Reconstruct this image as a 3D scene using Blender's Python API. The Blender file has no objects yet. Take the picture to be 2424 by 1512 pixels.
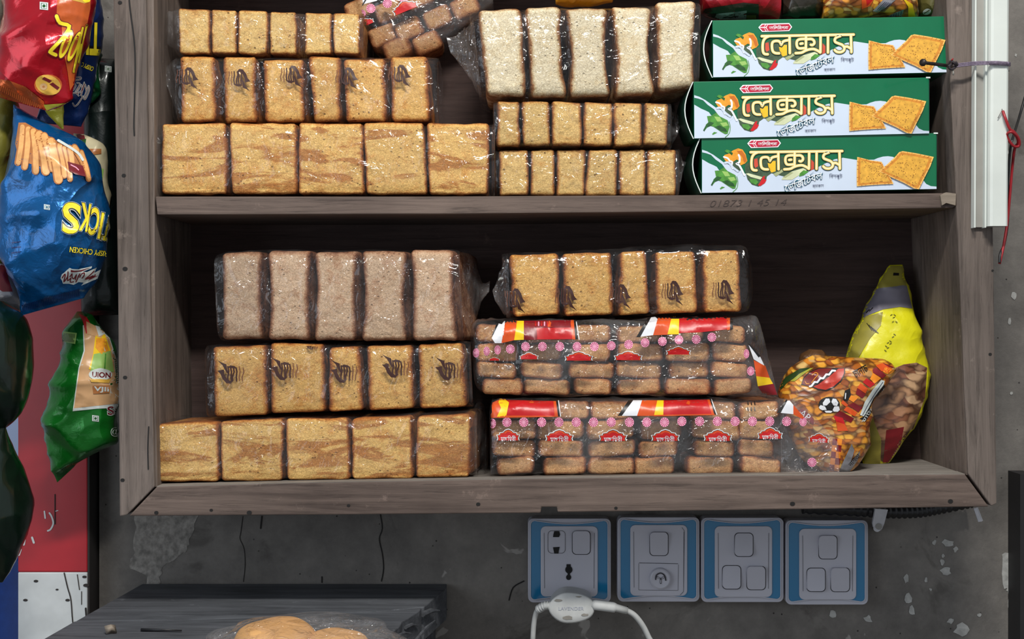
import bpy, bmesh, math, random
from mathutils import Vector, Matrix, noise
from mathutils.bvhtree import BVHTree
from mathutils.geometry import tessellate_polygon

sc = bpy.context.scene
COL = sc.collection
# ---------------------------------------------------------------- camera
S = 0.00042          # metres per photo pixel on the cabinet's front plane (Y = 0)
D = 1.3              # camera distance from that plane
H = 1.05             # camera height above the floor
CX, CY = 1212.0, 756.0
cam = bpy.data.objects.new('camera', bpy.data.cameras.new('camera'))
COL.objects.link(cam)
cam.location = (0, -D, H)
cam.rotation_euler = (math.pi / 2, 0, 0)
cam.data.sensor_width = 36
cam.data.lens = 36 * D / (2424 * S)
cam.data.clip_start = 0.01
sc.camera = cam
CAM = Vector((0, -D, H))
# ---------------------------------------------------------------- world, lights, exposure
w = bpy.data.worlds.new('street_daylight'); sc.world = w; w.use_nodes = True
bg = w.node_tree.nodes['Background']
bg.inputs[0].default_value = (0.87, 0.92, 1.0, 1); bg.inputs[1].default_value = 0.40

def area(name, loc, target, sx, sy, power, col):
    l = bpy.data.lights.new(name, 'AREA'); l.shape = 'RECTANGLE'; l.size = sx; l.size_y = sy
    l.energy = power; l.color = col
    o = bpy.data.objects.new(name, l); COL.objects.link(o); o.location = loc
    o.rotation_euler = (Vector(target) - Vector(loc)).to_track_quat('-Z', 'Y').to_euler()
    return o
area('ceiling_tube_light', (0.12, -1.15, H + 1.25), (0, 0.05, H - 0.05), 0.55, 0.10, 30, (1.0, 0.965, 0.91))
area('daylight_from_street', (-1.7, -1.5, H + 0.25), (0, 0.1, H - 0.1), 1.2, 1.6, 14, (0.80, 0.89, 1.0))
sc.view_settings.view_transform = 'Standard'
sc.view_settings.look = 'None'
sc.view_settings.gamma = 1
sc.view_settings.use_curve_mapping = False
sc.view_settings.exposure = 0.0
try:
    sc.cycles.transparent_max_bounces = 24
    sc.cycles.max_bounces = 10
except Exception:
    pass

# ---------------------------------------------------------------- helpers
def P(px, py, Y=0.0):
    k = S * (D + Y) / D
    return Vector(((px - CX) * k, Y, H + (CY - py) * k))

def lin(r, g, b):
    f = lambda c: (c / 255 / 12.92) if c / 255 <= 0.04045 else ((c / 255 + 0.055) / 1.055) ** 2.4
    return (f(r), f(g), f(b), 1)

class NT:
    def __init__(s, name):
        s.m = bpy.data.materials.new(name); s.m.use_nodes = True
        s.t = s.m.node_tree; s.n = s.t.nodes; s.b = s.n['Principled BSDF']
        s.out = s.n['Material Output']
    def add(s, typ, **kw):
        nd = s.n.new(typ)
        for k, v in kw.items():
            if k.startswith('i_'):
                nd.inputs[k[2:].replace('_', ' ')].default_value = v
            else:
                setattr(nd, k, v)
        return nd
    def link(s, a, b): s.t.links.new(a, b)
    def coords(s, scale=(1, 1, 1), rot=(0, 0, 0)):
        tc = s.add('ShaderNodeTexCoord'); mp = s.add('ShaderNodeMapping')
        mp.inputs['Scale'].default_value = scale; mp.inputs['Rotation'].default_value = rot
        s.link(tc.outputs['Object'], mp.inputs['Vector'])
        return mp.outputs['Vector']
    def noise(s, scale, detail=4, rough=.55, dist=0.0, vec=None):
        nd = s.add('ShaderNodeTexNoise', i_Scale=scale, i_Detail=detail, i_Roughness=rough, i_Distortion=dist)
        if vec is not None: s.link(vec, nd.inputs['Vector'])
        return nd.outputs['Fac']
    def voro(s, scale, vec=None, feature='F1', out='Distance'):
        nd = s.add('ShaderNodeTexVoronoi', feature=feature, i_Scale=scale)
        if vec is not None: s.link(vec, nd.inputs['Vector'])
        return nd.outputs[out]
    def ramp(s, fac, stops, interp='LINEAR'):
        nd = s.add('ShaderNodeValToRGB'); r = nd.color_ramp; r.interpolation = interp
        while len(r.elements) < len(stops): r.elements.new(0.5)
        for e, (p, c) in zip(r.elements, stops):
            e.position = p; e.color = c if len(c) == 4 else (*c, 1)
        s.link(fac, nd.inputs['Fac'])
        return nd.outputs['Color']
    def mix(s, fac, a, b, blend='MIX'):
        nd = s.add('ShaderNodeMix', data_type='RGBA', blend_type=blend)
        if isinstance(fac, (int, float)): nd.inputs[0].default_value = fac
        else: s.link(fac, nd.inputs[0])
        for v, i in ((a, 6), (b, 7)):
            if isinstance(v, (tuple, list)): nd.inputs[i].default_value = v
            else: s.link(v, nd.inputs[i])
        return nd.outputs[2]
    def math(s, op, a, b=0.0, clamp=False):
        nd = s.add('ShaderNodeMath', operation=op, use_clamp=clamp)
        for v, i in ((a, 0), (b, 1)):
            if isinstance(v, (int, float)): nd.inputs[i].default_value = v
            else: s.link(v, nd.inputs[i])
        return nd.outputs[0]
    def bump(s, h, strength=.3, dist=.002):
        nd = s.add('ShaderNodeBump', i_Strength=strength, i_Distance=dist)
        s.link(h, nd.inputs['Height'])
        return nd.outputs['Normal']
    def set(s, **kw):
        for k, v in kw.items():
            i = s.b.inputs[k.replace('_', ' ')]
            if isinstance(v, (int, float, tuple, list)): i.default_value = v
            else: s.link(v, i)
        return s

MATS = {}
def plain(name, col, rough=.45, metal=0.0, var=.12, scale=60, bump=0.0, coat=0.0):
    """a slightly mottled surface of one colour"""
    if name in MATS: return MATS[name]
    t = NT(name)
    v = t.noise(scale, 3, vec=t.coords())
    d = tuple(c * (1 - var) for c in col[:3]) + (1,); l = tuple(min(1, c * (1 + var)) for c in col[:3]) + (1,)
    t.set(Base_Color=t.ramp(v, [(.3, d), (.7, l)]), Roughness=rough, Metallic=metal)
    if bump: t.set(Normal=t.bump(v, bump))
    if coat: t.set(Coat_Weight=coat, Coat_Roughness=.08)
    MATS[name] = t.m
    return t.m

def wood(name, dark, light, axis='x', rough=.75, dust=None):
    t = NT(name)
    sc_ = {'x': (3, 30, 60), 'z': (60, 30, 3), 'y': (60, 3, 30)}[axis]
    v = t.coords(sc_); o = t.coords()
    g = t.noise(1.6, 7, .65, 1.2, v); b = t.noise(6, 4, .6, 0, o); f = t.noise(5, 8, .75, .4, v)
    c = t.ramp(t.math('ADD', t.math('MULTIPLY', g, .62), t.math('MULTIPLY', b, .38)), [(.33, dark), (.67, light)])
    c = t.mix(t.math('MULTIPLY', t.ramp(f, [(.36, (1, 1, 1)), (.46, (0, 0, 0))]), .45), c, tuple(x * .4 for x in dark[:3]) + (1,))
    p = t.noise(42, 6, .7, 0, o)
    c = t.mix(t.ramp(p, [(.62, (0, 0, 0)), (.78, (.55, .55, .55))]), c, dust or tuple(min(1, x * 2.0) for x in light[:3]) + (1,))
    t.set(Base_Color=c, Roughness=rough, Normal=t.bump(t.math('ADD', g, f), .35, .0012))
    t.b.inputs['Specular IOR Level'].default_value = .3
    return t.m

class MB:
    """collects faces and links them as one mesh object"""
    def __init__(s):
        s.v = []; s.f = []; s.mi = []; s.mats = []; s.attr = []
    def m(s, mat):
        if mat not in s.mats: s.mats.append(mat)
        return s.mats.index(mat)
    def add(s, verts, faces, mat, attr=None):
        b = len(s.v); s.v += [Vector(q) for q in verts]
        i = s.m(mat)
        for f in faces: s.f.append(tuple(b + k for k in f)); s.mi.append(i)
        s.attr += (attr if attr else [0.0] * len(verts))
        return s
    def build(s, name, parent=None, smooth=True, attr=None, bevel=0.0, sharp=None):
        me = bpy.data.meshes.new(name)
        off = parent.matrix_world.translation.copy() if parent is not None else Vector((0, 0, 0))
        if parent is not None:
            off = Vector((0, 0, 0)); q = parent
            while q is not None: off += q.location; q = q.parent
        me.from_pydata([tuple(q - off) for q in s.v], [], s.f)
        for m in s.mats: me.materials.append(m)
        me.polygons.foreach_set('material_index', s.mi)
        me.polygons.foreach_set('use_smooth', [smooth] * len(s.f))
        if attr:
            a = me.attributes.new(attr, 'FLOAT', 'POINT'); a.data.foreach_set('value', s.attr)
        if not isinstance(s, Art):
            b_ = bmesh.new(); b_.from_mesh(me); bmesh.ops.recalc_face_normals(b_, faces=b_.faces); b_.to_mesh(me); b_.free()
        me.update()
        o = bpy.data.objects.new(name, me); COL.objects.link(o)
        if parent is not None: o.parent = parent
        if bevel:
            md = o.modifiers.new('bevel', 'BEVEL'); md.width = bevel; md.segments = 2; md.limit_method = 'ANGLE'
        if sharp:
            try: me.set_sharp_from_angle(angle=math.radians(sharp))
            except Exception: pass
        return o
    # shapes -------------------------------------------------
    def prism(s, quad, Y0, Y1, mat, n=None):
        """front outline in photo pixels at depth Y0, pushed straight back to Y1"""
        fr = [P(x, y, Y0) for x, y in quad]; k = len(fr)
        bk = [Vector((q.x, Y1, q.z)) for q in fr]
        fc = [tuple(range(k))] + [tuple(reversed(range(k, 2 * k)))]
        for i in range(k):
            j = (i + 1) % k; fc.append((j, i, i + k, j + k))
        return s.add(fr + bk, fc, mat)
    def box(s, lo, hi, mat):
        x0, y0, z0 = lo; x1, y1, z1 = hi
        v = [(x0, y0, z0), (x1, y0, z0), (x1, y1, z0), (x0, y1, z0), (x0, y0, z1), (x1, y0, z1), (x1, y1, z1), (x0, y1, z1)]
        return s.add(v, [(3, 2, 1, 0), (4, 5, 6, 7), (0, 1, 5, 4), (1, 2, 6, 5), (2, 3, 7, 6), (3, 0, 4, 7)], mat)
    def tube(s, pts, r, mat, n=10, cap=True):
        pts = [Vector(q) for q in pts]; rs = r if isinstance(r, (list, tuple)) else [r] * len(pts)
        V = []; F = []; up = Vector((.31, .17, .93))
        for i, p in enumerate(pts):
            d = (pts[min(i + 1, len(pts) - 1)] - pts[max(i - 1, 0)])
            if d.length < 1e-9: d = Vector((0, 0, 1))
            d.normalize(); a = d.cross(up)
            if a.length < 1e-3: a = d.cross(Vector((1, 0, 0)))
            a.normalize(); b = d.cross(a)
            for k in range(n):
                t = 2 * math.pi * k / n
                V.append(p + (a * math.cos(t) + b * math.sin(t)) * rs[i])
        for i in range(len(pts) - 1):
            for k in range(n):
                l = (k + 1) % n
                F.append((i * n + k, i * n + l, (i + 1) * n + l, (i + 1) * n + k))
        if cap:
            F.append(tuple(reversed(range(n)))); F.append(tuple((len(pts) - 1) * n + k for k in range(n)))
        return s.add(V, F, mat)

def spline(pts, n=8):
    """Catmull-Rom through tuples of numbers"""
    out = []
    L = len(pts)
    for i in range(L - 1):
        p0, p1, p2, p3 = pts[max(i - 1, 0)], pts[i], pts[i + 1], pts[min(i + 2, L - 1)]
        for j in range(n):
            t = j / n
            out.append(tuple(.5 * ((2 * b) + (-a + c) * t + (2 * a - 5 * b + 4 * c - d) * t * t + (-a + 3 * b - 3 * c + d) * t ** 3)
                             for a, b, c, d in zip(p0, p1, p2, p3)))
    out.append(tuple(pts[-1]))
    return out

def mark(o, label, cat, group=None, kind=None):
    if label: o['label'] = label
    if cat: o['category'] = cat
    if group: o['group'] = group
    if kind: o['kind'] = kind
    return o
def thing(name, label, cat, base, group=None):
    o = bpy.data.objects.new(name, None); COL.objects.link(o); o.location = base
    o.empty_display_size = .03
    return mark(o, label, cat, group)

def crumple(p, amp, f, seed):
    q = p * f + Vector((seed * 7.31, seed * 3.7, seed * 1.9))
    a = 1 - abs(noise.noise(q)); b = 1 - abs(noise.noise(q * 2.3 + Vector((5, 5, 5))))
    return amp * (1.5 * a ** 3 + .6 * b ** 3 - .9)

def superell(M, n, asp=1.0):
    pts = []
    for i in range(720):
        t = 2 * math.pi * i / 720; c, q = math.cos(t), math.sin(t)
        r = 1 / (abs(c) ** n + abs(q) ** n) ** (1 / n)
        pts.append((r * c, r * q))
    acc = [0]
    for i in range(720):
        a, b = pts[i], pts[(i + 1) % 720]
        acc.append(acc[-1] + math.hypot(a[0] - b[0], (a[1] - b[1]) * asp))
    out = []; j = 0
    for k in range(M):
        tgt = acc[-1] * k / M
        while acc[j + 1] < tgt: j += 1
        out.append(pts[j])
    return out

class Shell:
    """a lofted skin: stations (ax,ay,bx,by,Yfront,depth) in photo pixels; cross-section a superellipse"""
    def __init__(s, stations, n=6, M=40, sub=10, amp=.0012, f=30, seed=1, box=True, fine=True):
        st = spline([tuple(map(float, q)) for q in stations], sub) if sub > 1 else stations
        cs = superell(M, n, .5)
        V = []; F = []
        for ax, ay, bx, by, Y, dp in st:
            dp = max(dp, .0006)
            Yp = Y if box else Y + dp / 2
            A, B = P(ax, ay, Yp), P(bx, by, Yp)
            mid = (A + B) / 2; hv = (A - B) / 2; mid.y = Y + dp / 2
            tight = min(1.0, dp / .02)
            for c, q in cs:
                p = mid + hv * c + Vector((0, q * dp / 2, 0))
                nrm = hv.normalized() * c + Vector((0, q, 0))
                if nrm.length > 0: nrm.normalize()
                d = crumple(p, amp, f, seed) * (.35 + .65 * tight)
                V.append(p + nrm * d)
        R = len(st)
        for i in range(R - 1):
            for k in range(M):
                l = (k + 1) % M
                F.append((i * M + k, i * M + l, (i + 1) * M + l, (i + 1) * M + k))
        F.append(tuple(reversed(range(M)))); F.append(tuple((R - 1) * M + k for k in range(M)))
        s.V, s.F = V, F
        s.bvh = BVHTree.FromPolygons([tuple(v) for v in V], F)
    def base(s):
        z = min(v.z for v in s.V); n = len(s.V)
        return Vector((sum(v.x for v in s.V) / n, sum(v.y for v in s.V) / n, z))
    def hit(s, px, py, off=.0006):
        d = (P(px, py, 0) - CAM).normalized()
        loc, nr, _, _ = s.bvh.ray_cast(CAM, d)
        if loc is None: return None
        return loc - d * off
    def build(s, name, parent, mat):
        return MB().add(s.V, s.F, mat).build(name, parent)

class Flat:
    def __init__(s, Y): s.Y = Y
    def hit(s, px, py, off=.0002):
        return P(px, py, s.Y - off)

TXT = {}
def text_tris(body, offset=0.0, shear=0.0):
    key = (body, offset, shear)
    if key in TXT: return TXT[key]
    c = bpy.data.curves.new('lettering', 'FONT'); c.body = body; c.offset = offset; c.shear = shear; c.resolution_u = 4
    o = bpy.data.objects.new('lettering', c); COL.objects.link(o)
    bpy.context.view_layer.update()
    dg = bpy.context.evaluated_depsgraph_get()
    me = bpy.data.meshes.new_from_object(o.evaluated_get(dg))
    me.calc_loop_triangles()
    vs = [(v.co.x, v.co.y) for v in me.vertices]; ts = [tuple(t.vertices) for t in me.loop_triangles]
    bpy.data.objects.remove(o); bpy.data.curves.remove(c); bpy.data.meshes.remove(me)
    if not vs: vs = [(0, 0), (1, 1), (1, 0)]
    x0 = min(v[0] for v in vs); x1 = max(v[0] for v in vs); y0 = min(v[1] for v in vs); y1 = max(v[1] for v in vs)
    vs = [((x - x0) / max(x1 - x0, 1e-6) - .5, (y - y0) / max(y1 - y0, 1e-6) - .5) for x, y in vs]
    TXT[key] = (vs, ts)
    return TXT[key]

class Art(MB):
    """printing laid on a surface: polygons, strokes and lettering given in photo pixels"""
    def __init__(s, surf, maxlen=9, step=.00018, base=.0004):
        super().__init__(); s.surf = surf; s.L = maxlen; s.step = step; s.base = base
        s.tf = lambda x, y: (x, y); s.cnt = {}
    def tris(s, tr, mat, layer):
        flat = isinstance(s.surf, Flat)
        s.cnt[layer] = s.cnt.get(layer, -1) + 1; extra = (s.cnt[layer] % 11) * s.step / 12
        out = []
        st = [tuple((float(p[0]), float(p[1])) for p in t) for t in tr]
        if not flat:
            L2 = s.L ** 2
            while st:
                t = st.pop()
                e = [((t[i][0] - t[(i + 1) % 3][0]) ** 2 + (t[i][1] - t[(i + 1) % 3][1]) ** 2, i) for i in range(3)]
                m, i = max(e)
                if m > L2:
                    a, b, c = t[i], t[(i + 1) % 3], t[(i + 2) % 3]
                    q = ((a[0] + b[0]) / 2, (a[1] + b[1]) / 2)
                    st.append((a, q, c)); st.append((q, b, c))
                else: out.append(t)
        else: out = st
        V = []; F = []; idx = {}
        def vid(p):
            k = (round(p[0], 3), round(p[1], 3))
            if k not in idx:
                h = s.surf.hit(p[0], p[1], s.base + s.step * layer + extra)
                if h is None: idx[k] = -1
                else: idx[k] = len(V); V.append(h)
            return idx[k]
        for t in out:
            a = [vid(p) for p in t]
            if -1 in a or len(set(a)) < 3: continue
            ar = (t[1][0] - t[0][0]) * (t[2][1] - t[0][1]) - (t[2][0] - t[0][0]) * (t[1][1] - t[0][1])
            if abs(ar) < 1e-4: continue
            if not flat and max((V[a[0]] - V[a[1]]).length, (V[a[1]] - V[a[2]]).length, (V[a[0]] - V[a[2]]).length) > s.L * S * 4: continue
            F.append(tuple(a) if ar < 0 else (a[0], a[2], a[1]))
        if F: s.add(V, F, mat)
    def poly(s, pts, mat, layer=0):
        p = [s.tf(*q) for q in pts]
        tr = tessellate_polygon([[Vector((x, y, 0)) for x, y in p]])
        s.tris([[p[i] for i in t] for t in tr], mat, layer)
    def ell(s, x, y, rx, ry, mat, layer=0, a=0, n=20, a0=0, a1=360):
        c, q = math.cos(math.radians(a)), math.sin(math.radians(a)); pts = []
        full = abs(a1 - a0) >= 360
        for k in range(n if full else n + 1):
            t = math.radians(a0 + (a1 - a0) * k / n)
            u, v = rx * math.cos(t), ry * math.sin(t)
            pts.append((x + u * c - v * q, y + u * q + v * c))
        s.poly(pts, mat, layer)
    def stroke(s, pts, wd, mat, layer=0, smooth=0, taper=False):
        if smooth: pts = spline(pts, smooth)
        q = [s.tf(*p) for p in pts]
        q = [p for i, p in enumerate(q) if i == 0 or math.hypot(p[0] - q[i - 1][0], p[1] - q[i - 1][1]) > 1e-4]
        n = len(q)
        if n < 2: return
        closed = n > 3 and math.hypot(q[0][0] - q[-1][0], q[0][1] - q[-1][1]) < 1e-4
        Lf, Rt = [], []
        def unit(a, b):
            d = math.hypot(b[0] - a[0], b[1] - a[1]) or 1
            return ((b[0] - a[0]) / d, (b[1] - a[1]) / d)
        for i in range(n):
            a = unit(q[i - 1], q[i]) if i else (unit(q[-2], q[0]) if closed else unit(q[0], q[1]))
            b = unit(q[i], q[i + 1]) if i < n - 1 else (unit(q[0], q[1]) if closed else a)
            tx, ty = a[0] + b[0], a[1] + b[1]; d = math.hypot(tx, ty)
            if d < .3: tx, ty, d = b[0], b[1], 1
            nx, ny = -ty / d, tx / d; co = max(.55, nx * -b[1] + ny * b[0])
            h = wd / 2 / co
            if taper: h = wd / 2 * (1 - i / (n - 1)) + .2
            Lf.append((q[i][0] + nx * h, q[i][1] + ny * h)); Rt.append((q[i][0] - nx * h, q[i][1] - ny * h))
        tr = []
        for i in range(n - 1): tr += [(Lf[i], Lf[i + 1], Rt[i + 1]), (Lf[i], Rt[i + 1], Rt[i])]
        if not taper and wd > 1.5 and not closed:
            for e, o in ((0, 1), (n - 1, n - 2)):
                u = unit(q[o], q[e]); r = wd / 2; a0 = math.atan2(u[1], u[0])
                c8 = [(q[e][0] + r * math.cos(a0 - math.pi / 2 + k * math.pi / 6), q[e][1] + r * math.sin(a0 - math.pi / 2 + k * math.pi / 6)) for k in range(7)]
                tr += [(c8[0], c8[k], c8[k + 1]) for k in range(1, 6)]
        s.tris(tr, mat, layer)
    def text(s, body, x, y, wd, ht, mat, layer=0, a=0, off=0.0, shear=0.0, warp=None):
        vs, ts = text_tris(body, off, shear)
        c, q = math.cos(math.radians(a)), math.sin(math.radians(a)); p = []
        for u, v in vs:
            X, Y = u * wd, -v * ht
            if warp: X, Y = warp(X, Y)
            p.append((x + X * c - Y * q, y + X * q + Y * c))
        p = [s.tf(*k) for k in p]
        s.tris([[p[i] for i in t] for t in ts], mat, layer)

# ---------------------------------------------------------------- materials
W_FRAME = wood('weathered_wood', lin(68, 60, 55), lin(126, 114, 106), 'z')
W_RAIL = wood('weathered_wood_rail', lin(66, 55, 50), lin(120, 104, 95), 'x')
W_SIDE = wood('wood_side_board', lin(76, 66, 60), lin(136, 122, 112), 'z')
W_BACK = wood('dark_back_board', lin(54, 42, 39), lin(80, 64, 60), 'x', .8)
W_DUST = wood('dusty_board', lin(96, 90, 84), lin(150, 144, 136), 'x', .9)
W_TABLE = wood('old_table_wood', lin(52, 54, 58), lin(98, 101, 106), 'x', .7)
W_PALE = wood('split_wood', lin(105, 95, 84), lin(165, 152, 136), 'x', .85)

def plaster():
    t = NT('bare_cement_plaster'); o = t.coords()
    a = t.noise(4.5, 6, .62, .3, o); b = t.noise(38, 8, .7, 0, o); c = t.noise(13, 5, .6, .8, o)
    col = t.ramp(t.math('ADD', t.math('MULTIPLY', a, .6), t.math('MULTIPLY', b, .4)),
                 [(.3, lin(84, 81, 78)), (.5, lin(116, 112, 107)), (.72, lin(146, 141, 134))])
    col = t.mix(t.ramp(c, [(.60, (0, 0, 0)), (.68, (.55, .55, .55))]), col, lin(70, 66, 62))
    sp = t.noise(26, 3, .5, .6, o)
    col = t.mix(t.ramp(sp, [(.70, (0, 0, 0)), (.725, (.8, .8, .8))]), col, lin(168, 164, 158))
    v = t.voro(60, o)
    pits = t.ramp(v, [(.03, (0, 0, 0)), (.07, (1, 1, 1))])
    col = t.mix(pits, lin(42, 39, 38), col)
    t.set(Base_Color=col, Roughness=.9, Normal=t.bump(t.math('ADD', b, t.math('MULTIPLY', pits, .5)), .5, .003))
    return t.m
PLASTER = plaster()
MORTAR = plain('rough_pale_mortar', lin(138, 134, 128), .95, 0, .35, 160, .8)
CHIP = plain('chipped_lime_paint', lin(176, 176, 172), .9, 0, .2, 150, .4)
CRACK = plain('crack_shadow_gap', lin(36, 34, 33), .95)
BLACK = plain('black_ink', lin(26, 24, 24), .4)
HOLE = plain('dark_hole', lin(20, 18, 17), .8)

def bread_mat(name, crumb, tan, crust, dark, swirl=None, pits=1.0):
    t = NT(name); o = t.coords()
    at = t.add('ShaderNodeAttribute', attribute_name='crust').outputs['Fac']
    oi = t.add('ShaderNodeObjectInfo')
    mp = t.add('ShaderNodeVectorMath', operation='ADD'); t.link(o, mp.inputs[0])
    rv = t.add('ShaderNodeCombineXYZ'); t.link(t.math('MULTIPLY', oi.outputs['Random'], 7.0), rv.inputs[0]); t.link(oi.outputs['Random'], rv.inputs[2])
    t.link(rv.outputs[0], mp.inputs[1]); vec = mp.outputs[0]
    big = t.noise(55, 4, .6, .3, vec); mid = t.noise(210, 5, .65, .6, vec); fine = t.noise(650, 4, .7, 1.0, vec)
    f = t.math('ADD', t.math('MULTIPLY', t.math('SUBTRACT', big, .5), .95), t.math('MULTIPLY', t.math('SUBTRACT', mid, .5), .75))
    f = t.math('ADD', f, t.math('MULTIPLY', at, .80))
    f = t.math('ADD', f, .07, True)
    col = t.ramp(f, [(.06, crumb), (.30, tan), (.62, crust), (.95, dark)])
    if swirl:
        mv = t.add('ShaderNodeMapping'); mv.inputs['Scale'].default_value = (13, 13, 62); t.link(vec, mv.inputs['Vector'])
        mv.inputs['Rotation'].default_value = (0, .18, 0)
        s1 = t.noise(1.0, 4, .6, 1.1, mv.outputs[0])
        m = t.ramp(s1, [(.50, (0, 0, 0)), (.57, (.75, .75, .75)), (.64, (.75, .75, .75)), (.74, (.1, .1, .1))])
        col = t.mix(m, col, swirl)
    fl = t.ramp(fine, [(.32, (.68, .61, .52)), (.60, (1.18, 1.17, 1.15))])
    col = t.mix(1.0, col, fl, 'MULTIPLY')
    v1 = t.voro(170, vec); v2 = t.noise(30, 2, .5, 0, vec)
    pit = t.math('MULTIPLY', t.ramp(v1, [(.10, (1, 1, 1)), (.20, (0, 0, 0))]), t.ramp(v2, [(.46, (0, 0, 0)), (.56, (1, 1, 1))]))
    col = t.mix(t.math('MULTIPLY', pit, .55 * pits), col, tuple(c * .45 for c in crust[:3]) + (1,))
    col = t.mix(1.0, col, oi.outputs['Color'], 'MULTIPLY')
    h = t.math('SUBTRACT', t.math('ADD', t.math('MULTIPLY', mid, .6), t.math('MULTIPLY', fine, .5)), t.math('MULTIPLY', pit, .6))
    t.set(Base_Color=col, Roughness=.85, Normal=t.bump(h, .9, .003))
    t.b.inputs['Specular IOR Level'].default_value = .2
    return t.m
B_TOAST = bread_mat('toasted_bread', lin(238, 194, 120), lin(218, 158, 86), lin(158, 92, 46), lin(62, 36, 26))
B_GOLD = bread_mat('golden_rusk', lin(238, 204, 136), lin(222, 174, 104), lin(164, 104, 56), lin(74, 44, 30), None, 1.2)
B_SWIRL = bread_mat('marbled_bread', lin(242, 202, 128), lin(228, 172, 100), lin(164, 100, 54), lin(72, 42, 28), lin(178, 108, 54), .6)
B_WHITE = bread_mat('white_sandwich_bread', lin(244, 234, 206), lin(232, 214, 176), lin(168, 116, 72), lin(84, 54, 38), None, .4)
B_BROWN = bread_mat('pinkish_brown_bread', lin(220, 192, 164), lin(196, 156, 126), lin(136, 90, 66), lin(70, 44, 36), None, .5)
B_BUN = bread_mat('brown_bun', lin(226, 180, 128), lin(200, 140, 92), lin(142, 84, 54), lin(60, 36, 30), None, .3)

def film(name, veil, tint=(.97, .97, .97, 1), rough=.10, wr=.35, gl=.10):
    """thin clear plastic: mostly lets light through, a little shine, a faint milky veil"""
    m = bpy.data.materials.new(name); m.use_nodes = True
    t = NT.__new__(NT); t.m = m; t.t = m.node_tree; t.n = t.t.nodes; t.out = t.n['Material Output']; t.b = t.n['Principled BSDF']
    t.n.remove(t.b)
    o = t.coords()
    n1 = t.noise(55, 3, .55, .9, o); n2 = t.noise(170, 3, .6, 1.3, o)
    n0 = t.noise(15, 2, .5, .8, o)
    rg = lambda n: t.math('POWER', t.math('SUBTRACT', 1.0, t.math('ABSOLUTE', t.math('MULTIPLY', t.math('SUBTRACT', n, .5), 5.0)), True), 3.0)
    folds = t.math('ADD', t.math('MULTIPLY', rg(n0), 1.3), t.math('ADD', t.math('MULTIPLY', rg(n1), .4), t.math('MULTIPLY', n2, .10)))
    nr = t.bump(folds, wr, .004)
    tr = t.add('ShaderNodeBsdfTransparent'); tr.inputs[0].default_value = tint
    g = t.add('ShaderNodeBsdfGlossy'); g.inputs['Roughness'].default_value = rough; g.inputs['Color'].default_value = (1, 1, 1, 1)
    d = t.add('ShaderNodeBsdfDiffuse'); d.inputs[0].default_value = (.82, .80, .80, 1)
    t.link(nr, g.inputs['Normal'])
    lw = t.add('ShaderNodeLayerWeight'); lw.inputs['Blend'].default_value = .16; t.link(nr, lw.inputs['Normal'])
    a = t.add('ShaderNodeMixShader'); b = t.add('ShaderNodeMixShader')
    vf = t.ramp(t.noise(24, 4, .6, .6, o), [(.38, (veil * .25,) * 3), (.72, (min(1, veil * 2.0),) * 3)])
    t.link(vf, a.inputs[0]); t.link(tr.outputs[0], a.inputs[1]); t.link(d.outputs[0], a.inputs[2])
    fr = t.math('MINIMUM', t.math('ADD', t.math('MULTIPLY', lw.outputs['Fresnel'], .55), gl), .34)
    t.link(fr, b.inputs[0]); t.link(a.outputs[0], b.inputs[1]); t.link(g.outputs[0], b.inputs[2])
    t.link(b.outputs[0], t.out.inputs['Surface'])
    return m
FILM = film('clear_bread_film', .014, rough=.07, wr=.42, gl=.03)
FILM_TAIL = film('crinkled_film', .045, rough=.06, wr=.9, gl=.06)
FILM_FOG = film('cloudy_film', .05, (.97, .96, .96, 1), .09, .6, gl=.035)

def foil(name, col, rough=.26, metal=.35, var=.15, wr=.34):
    t = NT(name); o = t.coords()
    n1 = t.noise(32, 3, .55, .8, o); n2 = t.noise(120, 3, .6, .8, o)
    d = tuple(c * (1 - var) for c in col[:3]) + (1,); l = tuple(min(1, c * (1 + var)) for c in col[:3]) + (1,)
    t.set(Base_Color=t.ramp(n1, [(.35, d), (.65, l)]), Roughness=rough, Metallic=metal,
          Normal=t.bump(t.math('ADD', t.math('MULTIPLY', t.math('POWER', t.math('SUBTRACT', 1.0, t.math('ABSOLUTE', t.math('MULTIPLY', t.math('SUBTRACT', t.noise(11, 2, .5, .9, o), .5), 4.5)), True), 2.0), 1.6), t.math('ADD', n1, t.math('MULTIPLY', n2, .3))), wr, .005), Coat_Weight=.3, Coat_Roughness=.06)
    return t.m

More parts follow.
